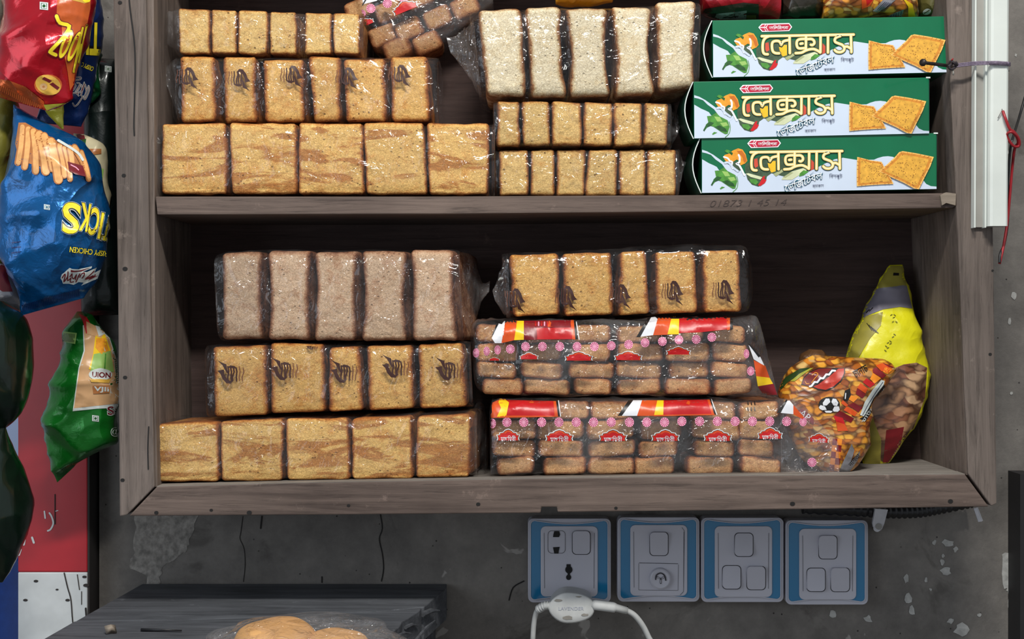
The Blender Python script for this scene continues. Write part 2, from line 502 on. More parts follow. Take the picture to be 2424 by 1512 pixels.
# ---------------------------------------------------------------- bread
def bread(parent, quad, Yf, depth, mat, waist=0.0, rad=9, shear=0.0, tint=1.0, edge=6, nu=20, nv=22, name='bread_slice', cw=(13, 9), seed=0, tb=.62, rel=1.0, lcut=0):
    (ax, ay), (bx, by), (cx, cy), (dx, dy) = quad
    w_ = (math.hypot(bx - ax, by - ay) + math.hypot(cx - dx, cy - dy)) / 2
    h_ = (math.hypot(dx - ax, dy - ay) + math.hypot(cx - bx, cy - by)) / 2
    ra, rb = min(.9, 2 * rad / w_), min(.9, 2 * rad / h_)
    V = []; F = []; A = []
    def param(i, n):
        t = i / n
        return 2 * (.45 * t + .55 * (.5 - .5 * math.cos(math.pi * t))) - 1
    R = edge
    for j in range(nv + 1):
        for i in range(nu + 1):
            a, b = param(i, nu), param(j, nv)
            ea, eb = 1 - abs(a), 1 - abs(b)
            ex, ey = ea * w_ / 2, eb * h_ / 2
            if abs(a) > 1 - ra and abs(b) > 1 - rb:
                x = (abs(a) - (1 - ra)) / ra; y = (abs(b) - (1 - rb)) / rb
                X = x * math.sqrt(max(0, 1 - y * y / 2)); Y2 = y * math.sqrt(max(0, 1 - x * x / 2))
                a = math.copysign(1 - ra + ra * X, a); b = math.copysign(1 - rb + rb * Y2, b)
            a2 = a * (1 - waist * (1 - b * b) ** 1.0)
            u, v = (a2 + 1) / 2, (b + 1) / 2
            px = (ax * (1 - u) + bx * u) * (1 - v) + (dx * (1 - u) + cx * u) * v
            py = (ay * (1 - u) + by * u) * (1 - v) + (dy * (1 - u) + cy * u) * v
            q = Vector((px * .02, py * .02, seed * 3.1 + Yf * 50))
            px += 2.6 * noise.noise(q * 1.3) * (abs(a)); py += 2.6 * noise.noise(q * 1.3 + Vector((9, 9, 9))) * abs(b)
            e = min(ex, ey)
            back = 0
            if e < R: back = R * S * (1 - math.sqrt(max(0, 1 - ((R - e) / R) ** 2)))
            p = P(px, py, Yf)
            k = min(1, e / 6) * rel
            p.y += back - k * (.0011 * noise.noise(p * 120) + .0009 * noise.noise(p * 330 + Vector((3, 3, 3))))
            V.append(p)
            cr = max(max(0, 1 - ex / cw[0]), tb * max(0, 1 - ey / cw[1]))
            A.append(cr)
    N = nu + 1
    for j in range(nv):
        for i in range(nu):
            k = j * N + i
            F.append((k, k + N, k + N + 1, k + 1))
    ring = [i for i in range(N)] + [j * N + nu for j in range(1, nv + 1)] + [nv * N + i for i in range(nu - 1, -1, -1)] + [j * N for j in range(nv - 1, 0, -1)]
    prev = ring; L = len(ring)
    c = sum((V[i] for i in ring), Vector()) / L
    for s_, dd in ((0, .06), (.35, .35), (.7, .7), (1.0, 1.0)):
        cur = []
        for i in ring:
            q = V[i]; z = .955 if dd == 1 else 1.0
            y = Yf + R * S + (depth - R * S) * dd
            nz = .0012 * noise.noise(Vector((q.x * 90, y * 90, q.z * 90)))
            cur.append(len(V)); V.append(Vector((c.x + (q.x - c.x) * z + shear * dd + nz, y, c.z + (q.z - c.z) * z + nz)))
            A.append(.55 + .25 * (s_ == 0))
        for i in range(L):
            j = (i + 1) % L
            F.append((prev[i], prev[j], cur[j], cur[i]))
        prev = cur
    F.append(tuple(prev))
    mb = MB(); mb.add(V, F, mat, A)
    o = mb.build(name, parent, True, 'crust')
    o.color = (tint, tint * (.99), tint * .97, 1)
    return o

def rects(xs, top, bot, lean=0):
    """slice outlines from (left,right) pairs and linear top / bottom edges ((x,y),(x,y))"""
    f = lambda e, x: e[0][1] + (e[1][1] - e[0][1]) * (x - e[0][0]) / (e[1][0] - e[0][0])
    out = []
    for i, q in enumerate(xs):
        l, r = q[0], q[1]; l2, r2 = (q[2], q[3]) if len(q) > 3 else (l, r)
        dt, db = (q[4], q[5]) if len(q) > 5 else (0, 0)
        out.append(((l, f(top, l) + dt), (r, f(top, r) + dt), (r2, f(bot, r2) + db), (l2, f(bot, l2) + db)))
    return out

def wrapper(parent, top, bot, Yf, depth, left=None, right=None, mat=None, amp=.0011, f=34, seed=1, n=7, name='plastic_wrapper', M=44):
    """top/bot: lists of (x,y) with the same number of points, left to right"""
    st = []
    if left: st += left
    else:
        x, y0, y1 = top[0][0], top[0][1], bot[0][1]; h = y1 - y0
        st += [(x - 7, y0 + h * .22, bot[0][0] - 7, y1 - h * .16, Yf + depth * .22, depth * .5), (x - 4, y0 + h * .07, bot[0][0] - 4, y1 - h * .05, Yf + depth * .06, depth * .85)]
    for (tx, ty), (bx, by) in zip(top, bot): st.append((tx, ty, bx, by, Yf, depth))
    if right: st += right
    else:
        x, y0, y1 = top[-1][0], top[-1][1], bot[-1][1]; h = y1 - y0
        st += [(x + 4, y0 + h * .07, bot[-1][0] + 4, y1 - h * .05, Yf + depth * .06, depth * .85), (x + 7, y0 + h * .22, bot[-1][0] + 7, y1 - h * .16, Yf + depth * .22, depth * .5)]
    sh = Shell(st, n, M, 8, amp, f, seed)
    o = sh.build(name, parent, mat or FILM)
    return sh, o

def pack(name, label, cat, quads, Yf, depth, mat, top, bot, group=None, left=None, right=None, waist=0.0, seed=0, tints=None, film_=None, tails=(), **kw):
    base = P(sum(q[3][0] for q in quads) / len(quads), max(q[2][1] for q in quads), Yf + depth / 2)
    t = thing(name, label, cat, base, group)
    rnd = random.Random(seed)
    for i, q in enumerate(quads):
        wv = waist[i] if isinstance(waist, (list, tuple)) else waist
        tn = tints[i] if tints else rnd.uniform(.92, 1.04)
        m_ = mat[i] if isinstance(mat, (list, tuple)) else mat
        bread(t, q, Yf + rnd.uniform(0, .003), depth - .008, m_, wv, tint=tn, seed=seed * 10 + i, **kw)
    sh, o = wrapper(t, top, bot, Yf - .0028, depth + .001, left, right, film_, seed=seed + 1)
    for tail in tails:
        Shell(tail, 4, 28, 8, .0035, 60, seed + 3).build('twisted_tail', o, FILM_TAIL)
    return t, sh, o

# ---------------------------------------------------------------- the setting
WY = .165            # wall surface
def struct(o, label, cat):
    return mark(o, label, cat, None, 'structure')
zf = lambda Y, py: P(0, py, Y).z
wb = MB().box((P(235, 0, WY).x, WY, 0), (1.9, WY + .12, H + 1.3), PLASTER).build('wall_back', None, False)
struct(wb, 'bare grey cement wall the wooden cabinet hangs on', 'wall')
fl = MB().box((-2.6, -2.6, -.05), (2.2, 1.9, 0), plain('cement_floor', lin(110, 106, 100), .85, 0, .2, 20, .3)).build('floor', None, False)
struct(fl, 'grey cement floor of the shop', 'floor')
tr = MB().prism([(2415, 1122), (2450, 1122), (2450, 1700), (2415, 1700)], .13, WY, plain('black_painted_board', lin(30, 29, 31), .6)).build('trim_right', None, False)
struct(tr, 'black upright board on the wall at the right edge', 'trim')

# marks on the wall: pale mortar, lime flakes, cracks (they belong to the wall)
wa = Art(Flat(WY)); rn = random.Random(4)
def ragged(pts, amp, n=6):
    out = []
    for i in range(len(pts)):
        a, b = pts[i], pts[(i + 1) % len(pts)]
        for k in range(n):
            t = k / n
            out.append((a[0] + (b[0] - a[0]) * t + rn.uniform(-amp, amp), a[1] + (b[1] - a[1]) * t + rn.uniform(-amp, amp)))
    return out
wa.poly(ragged([(322, 1195), (474, 1195), (455, 1260), (440, 1300), (415, 1325), (385, 1340), (375, 1395), (345, 1400), (350, 1365), (305, 1345), (318, 1300)], 4), MORTAR)
def flake(x, y, r, n=9, sx=1.0):
    wa.poly([(x + r * sx * rn.uniform(.5, 1.1) * math.cos(k * 2 * math.pi / n), y + r * rn.uniform(.5, 1.1) * math.sin(k * 2 * math.pi / n)) for k in range(n)], CHIP, 1)
for x, y, r, sx in [(2212, 1284, 7, .8), (2245, 1285, 10, 1.6), (2262, 1300, 8, .8), (2230, 1330, 9, .7), (2240, 1352, 13, 1.2), (2232, 1315, 5, 1), (2146, 1370, 12, .6), (2192, 1372, 9, .5), (2203, 1395, 4, 1),
                    (2150, 1415, 14, .8), (2158, 1445, 13, .7), (2055, 1465, 10, 1.2), (1970, 1455, 12, .9), (2275, 1490, 20, 1), (2250, 1470, 7, 1.4), (2318, 1455, 6, .9), (2385, 360, 6, .6), (2405, 130, 5, .6), (2400, 700, 10, .8), (2390, 760, 12, .4), (2395, 930, 5, 1)]:
    flake(x, y, r, 9, sx)
wa.poly(ragged([(2375, 1308), (2412, 1300), (2412, 1470), (2395, 1480), (2385, 1400), (2372, 1380)], 4), CHIP, 1)
for pts, wd in [([(575, 1222), (570, 1260), (568, 1275), (578, 1300), (580, 1340), (576, 1376)], 1.6), ([(900, 1215), (905, 1250), (898, 1275), (905, 1310), (908, 1345), (903, 1375)], 2.6),
                ([(620, 1222), (617, 1250)], 3.5), ([(1240, 1375), (1215, 1390), (1205, 1420)], 3), ([(762, 1365), (762, 1378)], 3)]:
    wa.stroke(pts, wd, CRACK, 1, 4)
mark(wa.build('wall_stains', wb, False), None, None)

# ---------------------------------------------------------------- red and white post, outdoors
RED = plain('red_gloss_paint', lin(168, 30, 40), .38, 0, .14, 14, .15)
WHITE_OLD = plain('worn_white_paint', lin(196, 200, 200), .6, 0, .10, 30, .3)
DARKW_SHADE = plain('dark_wood_and_side_shade', lin(44, 40, 38), .85)  # bare wood in cracks and chips, painted shade on the post's side
post = thing('wooden_post', 'red painted wooden post with a white foot left of the cabinet', 'post', P(120, 2400, .18))
pz = P(0, 1354, .14).z; px0, px1 = P(42, 0, .14).x, P(207, 0, .14).x
MB().box((px0, .14, pz), (px1, .235, H + 1.2), RED).build('painted_shaft', post, False, bevel=.0015)
MB().box((px0, .14, 0), (px1, .235, pz), WHITE_OLD).build('white_foot', post, False, bevel=.0015)
MB().box((px1, .1405, 0), (px1 + .002, .234, H + 1.2), DARKW_SHADE).build('shade_side_strip', post, False)  # added dark strip, shade of the post's side put into its colour
pa = Art(Flat(.14))
for pts, wd in [([(152, 1356), (160, 1390), (168, 1420), (172, 1470), (180, 1512)], 3), ([(183, 1360), (188, 1395)], 2.2), ([(193, 1400), (193, 1430)], 2), ([(120, 1000), (122, 1060)], 2), ([(130, 1170), (130, 1240)], 2.5), ([(203, 1440), (206, 1475)], 5)]:
    pb_ = Art(Flat(.14)); pb_.stroke(pts, wd, DARKW_SHADE, 1, 4); pb_.build('paint_crack', post, False)
for pts, wd in [([(105, 1210), (107, 1226)], 3.5), ([(117, 1214), (122, 1222), (126, 1238), (120, 1252), (113, 1256)], 4), ([(130, 1210), (137, 1208)], 2), ([(58, 1275), (56, 1288)], 6), ([(76, 1272), (80, 1284)], 5), ([(48, 1300), (44, 1312)], 7)]:
    pb_ = Art(Flat(.14)); pb_.stroke(pts, wd, WHITE_OLD, 1, 4); pb_.build('paint_scratch', post, False)
for x, y, r in [(85, 1375, 3), (160, 1420, 3), (204, 1385, 4), (60, 1420, 3), (200, 1365, 3), (135, 1395, 2)]: pb_ = Art(Flat(.14)); pb_.ell(x, y, r * 1.8, r, DARKW_SHADE, 1); pb_.build('paint_chip', post, False)

BLUEP = plain('blue_plastic', lin(28, 82, 178), .35)
br = thing('plastic_barrel', 'blue plastic barrel standing outdoors behind the post', 'barrel', P(-70, 2600, .9))
prof = [(.0, 1.35), (.08, 1.33), (.085, 1.345), (.1, 1.345), (.105, 1.33), (.106, 1.48), (.112, 1.49), (.106, 1.50), (.106, 1.75), (.112, 1.76), (.106, 1.77), (.1, 2.1), (0, 2.1)]
bc = P(-112, 0, .9)
bm_ = MB(); VV = []; FF = []
for k in range(32):
    a = 2 * math.pi * k / 32
    for r, yy in prof: VV.append((bc.x + r * 1.25 * math.cos(a), .9 + r * 1.25 * math.sin(a), max(0, P(0, 756 + (yy - 1.35) * 1500 + 590, .9).z)))
n_ = len(prof)
for k in range(32):
    l = (k + 1) % 32
    for i in range(n_ - 1): FF.append((k * n_ + i, l * n_ + i, l * n_ + i + 1, k * n_ + i + 1))
bm_.add(VV, FF, BLUEP).build('barrel_body', br, True, sharp=40)
yard = MB().box((-2.6, 1.7, 0), (-.2, 1.78, H + 1.2), plain('pale_yard_wall', lin(188, 204, 236), .9, 0, .15, 3)).build('wall_yard', None, False)
struct(yard, 'pale bluish yard wall outdoors seen past the post', 'wall')

# ---------------------------------------------------------------- cabinet
CD = .15
cab = thing('wall_cabinet', 'large weathered wooden wall cabinet with two open shelf bays', 'cabinet', P(1300, 1225, .08))
TOPY = -230
MB().prism([(262, TOPY), (346, TOPY), (346, 0), (350, 350), (356, 700), (366, 1152), (300, 1219), (283, 1222), (279, 700), (268, 0)], 0, .024, W_FRAME).build('left_stile', cab, False, bevel=.0012)
MB().prism([(2232, TOPY), (2330, TOPY), (2340, 0), (2352, 600), (2360, 1192), (2347, 1198), (2292, 1122), (2282, 900), (2264, 480), (2240, 0)], 0, .026, W_FRAME).build('right_stile', cab, False, bevel=.0012)
MB().prism([(305, 1221), (372, 1151), (700, 1143), (1130, 1135), (1700, 1126), (2284, 1122), (2341, 1199), (1700, 1208), (1320, 1212), (1318, 1200), (1282, 1200), (1280, 1214), (800, 1218)], 0, .022, W_RAIL).build('bottom_rail', cab, False, bevel=.0012)
MB().prism([(368, 465), (1000, 465), (1600, 462), (2262, 457), (2264, 470), (2262, 488), (2255, 492), (1700, 500), (1100, 506), (372, 508)], .002, CD, W_RAIL).build('middle_shelf', cab, False, bevel=.001)
MB().prism([(345, TOPY - 60), (2240, TOPY - 60), (2240, TOPY), (345, TOPY)], .0, CD, W_RAIL).build('top_shelf', cab, False, bevel=.001)
fa, fb = P(372, 1152, .0), P(2284, 1123, .0)
bm1 = MB(); y0 = .02
vs_ = [Vector((fa.x - .008, y0, fa.z - .0006)), Vector((fb.x + .004, y0, fb.z - .0006)), Vector((fb.x + .004, CD, fb.z - .0006)), Vector((fa.x - .008, CD, fa.z - .0006))]
bm1.add(vs_ + [v - Vector((0, 0, .012)) for v in vs_], [(0, 1, 2, 3), (7, 6, 5, 4), (1, 0, 4, 5), (2, 1, 5, 6), (3, 2, 6, 7), (0, 3, 7, 4)], W_DUST).build('bottom_board', cab, False)
# dust lying along the top of the bottom rail
bm1 = MB()
ed = [(372, 1151), (700, 1143), (1130, 1135), (1700, 1126), (2284, 1122)]
v0 = [P(x, y, .0007) + Vector((0, 0, .0004)) for x, y in ed]
bm1.add(v0 + [v + Vector((0, .023, 0)) for v in v0] + [v - Vector((0, 0, .0012)) for v in v0], [(i, i + 1, i + 6, i + 5) for i in range(4)] + [(i + 10, i + 11, i + 1, i) for i in range(4)], W_DUST).build('rail_top_edge', cab, False)
def sideboard(name, pts, out):
    a = [P(x, y, .004) for x, y in pts]
    v = a + [q + Vector((0, CD - .004, 0)) for q in a]
    v += [q + Vector((out, 0, 0)) for q in v]
    n = len(a); f = []
    for i in range(n - 1):
        f += [(i, i + 1, n + i + 1, n + i), (2 * n + i, 3 * n + i, 3 * n + i + 1, 2 * n + i + 1), (i + 1, i, 2 * n + i, 2 * n + i + 1)]
    f += [(0, n, 3 * n, 2 * n), (n - 1, 3 * n - 1, 4 * n - 1, 2 * n - 1)]
    mb = MB().add(v, f, W_SIDE); o = mb.build(name, cab, False)
    bmm = bmesh.new(); bmm.from_mesh(o.data); bmesh.ops.recalc_face_normals(bmm, faces=bmm.faces); bmm.to_mesh(o.data); bmm.free()
sideboard('left_side_board', [(358, TOPY), (364, 0), (366, 480), (368, 900), (373, 1152)], -.016)
sideboard('right_side_board', [(2233, TOPY), (2240, 0), (2262, 480), (2278, 900), (2288, 1124)], .016)
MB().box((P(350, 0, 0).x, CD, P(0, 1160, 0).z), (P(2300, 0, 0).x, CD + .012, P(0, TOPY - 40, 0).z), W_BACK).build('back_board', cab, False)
MB().prism([(2226, 462), (2240, 455), (2263, 458), (2262, 486), (2240, 480), (2230, 486)], -.0015, .01, W_PALE).build('split_shelf_end', cab, False)
ca = Art(Flat(0))
for x, y, r in [(284, 6, 5), (293, 415, 5), (296, 636, 6), (296, 893, 5), (290, 1136, 5), (370, 1213, 5), (500, 1207, 4), (590, 1213, 6), (825, 1196, 4), (1132, 1193, 5), (1458, 1202, 4), (1876, 1192, 6), (2250, 1186, 6), (2344, 838, 4), (2350, 640, 3)]:
    hb_ = Art(Flat(0)); hb_.ell(x, y, r, r * .8, HOLE, 1); hb_.build('nail_hole', cab, False)
ca.stroke([(306, 0), (309, 30), (318, 100), (320, 160), (319, 220), (317, 290), (318, 320)], 3.6, HOLE, 1, 5)
ca.build('wood_crack', cab, False)
ca = Art(Flat(0)); ca.stroke([(352, 1010), (350, 1060), (351, 1110)], 3, HOLE, 1, 4); ca.build('wood_crack', cab, False)
sa = Art(Flat(.002))
PENCIL = plain('faded_pencil', lin(66, 55, 51), .8)
sa.text('01873 1 45 14', 1772, 480, 182, 15, PENCIL, 1, -1.2, -.015, .3)
sa.build('pencil_writing', cab, False)

# ---------------------------------------------------------------- bread packs, upper bay
BR = 'packs of sliced bread and rusk in the cabinet'
def lv(a, b, xs):  # points on a line at several x
    return [(x, a[1] + (b[1] - a[1]) * (x - a[0]) / (b[0] - a[0])) for x in xs]
MARK = plain('dark_brown_print', lin(58, 28, 22), .5)
MARKO = plain('faded_brown_print', lin(104, 62, 44), .5)
def wing(art, x, y, w, h, flip=False):
    """the printed crest: two pointed wings and a row of fine strokes"""
    def T(u, v):
        if flip: u, v = 1 - u, 1 - v
        return (x + (u - .5) * w, y + (v - .5) * h)
    art.poly([T(*q) for q in [(0, 0), (.16, .10), (.34, .18), (.38, .42), (.46, .60), (.36, .55), (.28, .40), (.2, .22)]], MARK, 1)
    art.poly([T(*q) for q in [(.0, .45), (.16, .42), (.25, .40), (.26, .58), (.34, .76), (.48, .88), (.62, .84), (.5, 1.0), (.34, .98), (.2, .80), (.12, .58)]], MARK, 1)
    for k, u in enumerate((.40, .50, .60, .70, .82, .96)):
        o_ = .03 * math.sin(k * 2.3)
        art.stroke([T(u, .28 + .05 * (k % 2)), T(u + .03, .5), T(u - .01 + o_, .72), T(u + o_, .88)], max(1.6, w * (.055 if k < 4 else .035)), MARK if k < 4 else MARKO, 1)
    art.poly([T(*q) for q in [(.38, .30), (.50, .22), (.66, .26), (.72, .36), (.6, .34), (.48, .34)]], MARK, 1)

# C bottom-left, marbled
q = rects([(382, 537), (542, 702, 548, 703), (707, 858, 706, 862), (860, 1003, 866, 1013), (1013, 1163, 1018, 1160)], ((382, 292), (1165, 290)), ((382, 458), (1165, 459)))
q[4] = ((1010, 292), (1158, 292), (1155, 459), (1016, 459))
pack('bread_loaf', 'long marbled bread loaf of thick slices, lowest on the left of the middle shelf', 'bread', q, .014, .118, B_SWIRL,
     [(374, 288), (540, 290), (704, 291), (862, 290), (1010, 291), (1160, 290)], [(374, 460), (540, 459), (704, 459), (862, 460), (1010, 460), (1160, 461)], BR,
     right=[(1164, 290, 1164, 458, .02, .10), (1168, 312, 1167, 440, .04, .06)], seed=3, cw=(8, 7), tints=[.98, 1.02, 1.0, .94, 1.0], rad=8)
# B six pieces with the brown crest
q = rects([(424, 510, 428, 514), (526, 607, 530, 612), (621, 721, 625, 722, 7, 0), (728, 808, 742, 806), (812, 913, 818, 916, 5, 0), (922, 1012, 926, 1022)], ((424, 134), (1020, 134)), ((424, 288), (1020, 286)))
t, sh, o = pack('rusk_pack', 'pack of six toasted bread pieces with upside-down brown crests, second from top at left', 'bread', q, .022, .105, B_TOAST,
     lv((412, 132), (1030, 128), [414, 520, 616, 724, 812, 918, 1026]), lv((412, 288), (1030, 286), [418, 520, 616, 724, 812, 918, 1026]), BR, seed=5,
     left=[(404, 150, 412, 280, .05, .05)], right=[(1036, 140, 1037, 284, .04, .08), (1041, 165, 1041, 270, .06, .04)], waist=[.03, .06, .02, .05, .02, .04], tints=[.97, .93, 1.0, .93, 1.02, 1.0], cw=(14, 9),
     tails=[[(364, 157, 384, 182, .05, .001), (378, 160, 400, 216, .05, .003), (395, 156, 410, 250, .05, .012), (412, 136, 418, 282, .042, .04)]])
for x, y in [(443, 186), (566, 190), (690, 182), (821, 186), (946, 180)]:
    a = Art(sh, 6); wing(a, x, y, 54, 54, True); a.build('printed_crest', o)
# A six pale pieces
q = rects([(421, 497, 424, 498), (499, 561, 500, 560), (563, 634), (638, 702), (721, 785), (788, 852)], ((421, 20), (852, 32)), ((421, 127), (852, 127)))
pack('rusk_pack', 'small pack of six pale golden rusks, topmost of the left stack', 'bread', q, .026, .10, B_GOLD,
     lv((420, 15), (856, 30), [416, 500, 562, 636, 710, 786, 854]), lv((420, 128), (856, 128), [420, 500, 562, 636, 710, 786, 854]), BR, seed=8, rad=7, cw=(7, 6), tb=.8,
     tints=[1.03, 1.0, .97, .97, 1.02, 1.06], left=[(410, 30, 414, 118, .04, .05)],
     tails=[[(386, 38, 388, 98, .055, .001), (394, 32, 398, 104, .055, .004), (406, 24, 408, 114, .05, .02), (420, 18, 421, 126, .042, .05)]])
# D big white loaf
q = [((1128, 22), (1236, 18), (1248, 226), (1150, 224)), ((1238, 16), (1329, 14), (1344, 229), (1253, 227)), ((1333, 18), (1441, 16), (1450, 226), (1346, 228)),
     ((1441, 14), (1546, 16), (1553, 222), (1453, 226)), ((1547, 4), (1650, 0), (1646, 204), (1556, 214))]
t, sh, o = pack('bread_loaf', 'large white sandwich loaf of five tall waisted slices beside the green boxes', 'bread', q, .012, .12, B_WHITE,
     [(1122, 20), (1237, 14), (1331, 12), (1441, 12), (1547, 3), (1651, -4)], [(1146, 228), (1250, 230), (1345, 233), (1451, 231), (1556, 224), (1648, 206)], BR, seed=11, rad=16,
     waist=[.05, .15, .22, .25, .12], cw=(16, 12), tints=[.98, .90, .90, 1.0, 1.0], edge=14,
     left=[(1112, 46, 1134, 218, .04, .06)], tails=[[(1056, 86, 1066, 124, .03, .001), (1072, 88, 1088, 150, .03, .006), (1096, 70, 1112, 182, .03, .022), (1120, 36, 1138, 214, .03, .06)]])
# E six
q = rects([(1176, 1229, 1178, 1232), (1233, 1300, 1238, 1302), (1307, 1378), (1381, 1450), (1453, 1520), (1523, 1583, 1524, 1580)], ((1156, 238), (1582, 245)), ((1156, 344), (1582, 343)))
pack('rusk_pack', 'pack of six light brown rusks directly under the white sandwich loaf', 'bread', q, .016, .105, B_GOLD,
     lv((1152, 237), (1590, 239), [1173, 1231, 1303, 1379, 1451, 1521, 1584]), lv((1152, 346), (1590, 345), [1175, 1231, 1303, 1379, 1451, 1521, 1584]), BR, seed=14, rad=6, cw=(10, 8), tints=[.86, .88, .96, 1, 1, .9],
     tails=[[(1584, 242, 1584, 346, .05, .045), (1598, 256, 1594, 340, .055, .02), (1608, 278, 1604, 318, .055, .006), (1613, 290, 1611, 296, .055, .001)]])
# F six
q = rects([(1180, 1251, 1182, 1251), (1256, 1313), (1317, 1388, 1317, 1384), (1393, 1461, 1386, 1460), (1465, 1528), (1532, 1600)], ((1180, 355), (1600, 354)), ((1180, 462), (1600, 462)))
pack('rusk_pack', 'pack of six speckled brown rusks lying on the middle shelf beside the lowest green box', 'bread', q, .022, .10, B_GOLD,
     lv((1176, 352), (1605, 351), [1178, 1253, 1315, 1390, 1463, 1530, 1602]), lv((1176, 464), (1605, 464), [1180, 1253, 1315, 1390, 1463, 1530, 1602]), BR, seed=17, rad=5, cw=(9, 8), tints=[.98, .95, .92, .88, 1, 1],
     tails=[[(1602, 350, 1602, 463, .05, .045), (1610, 358, 1608, 456, .055, .02), (1617, 380, 1614, 420, .055, .004), (1624, 384, 1618, 400, .055, .001)]])

# ---------------------------------------------------------------- bread packs, lower bay
# I marbled, on the bottom board
q = [((368, 1004), (517, 999), (517, 1139), (372, 1141)), ((521, 996), (671, 992), (670, 1138), (523, 1139)), ((676, 991), (826, 990), (829, 1135), (679, 1137)), ((833, 990), (974, 986), (979, 1132), (833, 1134)), ((988, 984), (1114, 980), (1112, 1129), (983, 1131))]
pack('bread_loaf', 'long marbled bread loaf of five thick slices on the bottom board of the lower bay', 'bread', q, .016, .118, B_SWIRL,
     [(368, 1000), (519, 994), (673, 988), (830, 986), (980, 980), (1118, 974)], [(374, 1143), (521, 1141), (673, 1139), (830, 1136), (980, 1133), (1118, 1130)], BR, seed=21, cw=(8, 7), tints=[.95, .92, 1, 1, .97], shear=.012, rad=10,
     tails=[[(1116, 978, 1116, 1129, .05, .07), (1138, 960, 1140, 1128, .06, .06), (1150, 985, 1152, 1112, .07, .03), (1157, 1030, 1157, 1070, .08, .004)]])
# H crests
q = [((503, 822), (632, 817), (634, 981), (508, 986)), ((640, 811), (769, 814), (772, 974), (642, 979)), ((780, 822), (852, 820), (862, 970), (776, 974)), ((868, 818), (978, 817), (984, 966), (872, 971)), ((990, 814), (1096, 812), (1108, 962), (994, 968))]
t, sh, o = pack('bread_loaf', 'orange-brown loaf of five slices printed with dark winged crests, between two loaves', 'bread', q, .022, .11, B_TOAST,
     [(496, 816), (636, 811), (775, 811), (866, 811), (985, 810), (1104, 808)], [(500, 990), (640, 982), (775, 976), (866, 973), (988, 969), (1110, 965)], BR, seed=24, cw=(14, 9), tints=[.86, .9, .96, .98, .86],
     left=[(484, 850, 486, 978, .06, .03), (489, 824, 492, 988, .035, .07)])
for x, y in [(546, 880), (673, 872), (814, 878), (936, 866), (1062, 872)]:
    a = Art(sh, 6); wing(a, x, y, 64, 56); a.build('printed_crest', o)
a = Art(sh, 6); wing(a, 738, 820, 28, 14); a.build('printed_crest', o)
# G brown waisted loaf
q = [((521, 600), (622, 594), (626, 800), (524, 804)), ((631, 594), (738, 594), (737, 804), (632, 803)), ((742, 596), (849, 594), (847, 806), (740, 805)), ((853, 594), (965, 594), (968, 806), (853, 806)), ((970, 592), (1074, 592), (1086, 806), (974, 806))]
t, sh, o = pack('bread_loaf', 'pinkish brown sandwich loaf of waisted slices, topmost of the lower left stack', 'bread', q, .018, .115, B_BROWN,
     [(514, 596), (626, 588), (740, 588), (850, 588), (967, 588), (1078, 588)], [(524, 808), (629, 807), (740, 808), (850, 809), (967, 809), (1088, 808)], BR, seed=27, cw=(15, 13), rad=14, waist=[.09, .12, .15, .16, .09], tints=[.80, .98, .96, .92, 1.04], shear=.022, edge=13,
     tails=[[(1080, 592, 1090, 806, .05, .085), (1112, 600, 1112, 790, .06, .07), (1130, 640, 1128, 745, .07, .03), (1142, 670, 1140, 712, .075, .006), (1160, 664, 1158, 690, .075, .001)]])
# J crests turned over
q = [((1204, 604), (1322, 600), (1326, 744), (1216, 749)), ((1330, 601), (1446, 598), (1454, 742), (1336, 748)), ((1468, 596), (1528, 594), (1540, 742), (1462, 746)), ((1549, 597), (1646, 596), (1652, 738), (1554, 744)), ((1664, 594), (1750, 592), (1756, 736), (1664, 740))]
t, sh, o = pack('bread_loaf', 'loaf of five toasted slices lying on top of the red banded bun bags', 'bread', q, .022, .11, B_TOAST,
     [(1198, 598), (1326, 592), (1457, 585), (1545, 578), (1655, 575), (1758, 578)], [(1208, 752), (1330, 750), (1457, 748), (1545, 746), (1658, 743), (1762, 739)], BR, seed=31, cw=(13, 8), tints=[1, .95, 1, 1, 1], tb=.5,
     right=[(1772, 592, 1776, 732, .035, .08), (1780, 620, 1782, 705, .06, .03)],
     tails=[[(1166, 690, 1172, 712, .05, .002), (1176, 664, 1182, 728, .05, .008), (1190, 625, 1196, 742, .045, .04), (1202, 600, 1208, 752, .04, .07)]])
for x, y in [(1218, 712), (1340, 706), (1468, 702), (1592, 694), (1712, 692)]:
    a = Art(sh, 6); wing(a, x, y, 52, 60, True); a.build('printed_crest', o)

# ---------------------------------------------------------------- bun bags with red bands
PR = plain('red_print', lin(190, 26, 30), .35, 0, .08); PDR = plain('dark_red_print', lin(128, 26, 34), .35); PO = plain('orange_print', lin(214, 82, 30), .35, 0, .08)
PY = plain('yellow_print', lin(246, 204, 30), .35, 0, .06); PW = plain('white_print', lin(228, 230, 234), .35, 0, .05); PPK = plain('pink_print', lin(232, 160, 186), .4); PMG = plain('magenta_print', lin(176, 44, 92), .4)
def flower(art, x, y, r=10, sx=1.0):
    art.ell(x, y, r * sx, r, PPK, 1, n=14)
    for k in range(12):
        t = 2 * math.pi * k / 12; c, s_ = math.cos(t), math.sin(t); d = .10
        art.tris([((x + r * sx * .25 * c, y + r * .25 * s_), (x + r * sx * .9 * math.cos(t - d), y + r * .9 * math.sin(t - d)), (x + r * sx * .9 * math.cos(t + d), y + r * .9 * math.sin(t + d)))], PMG, 2)
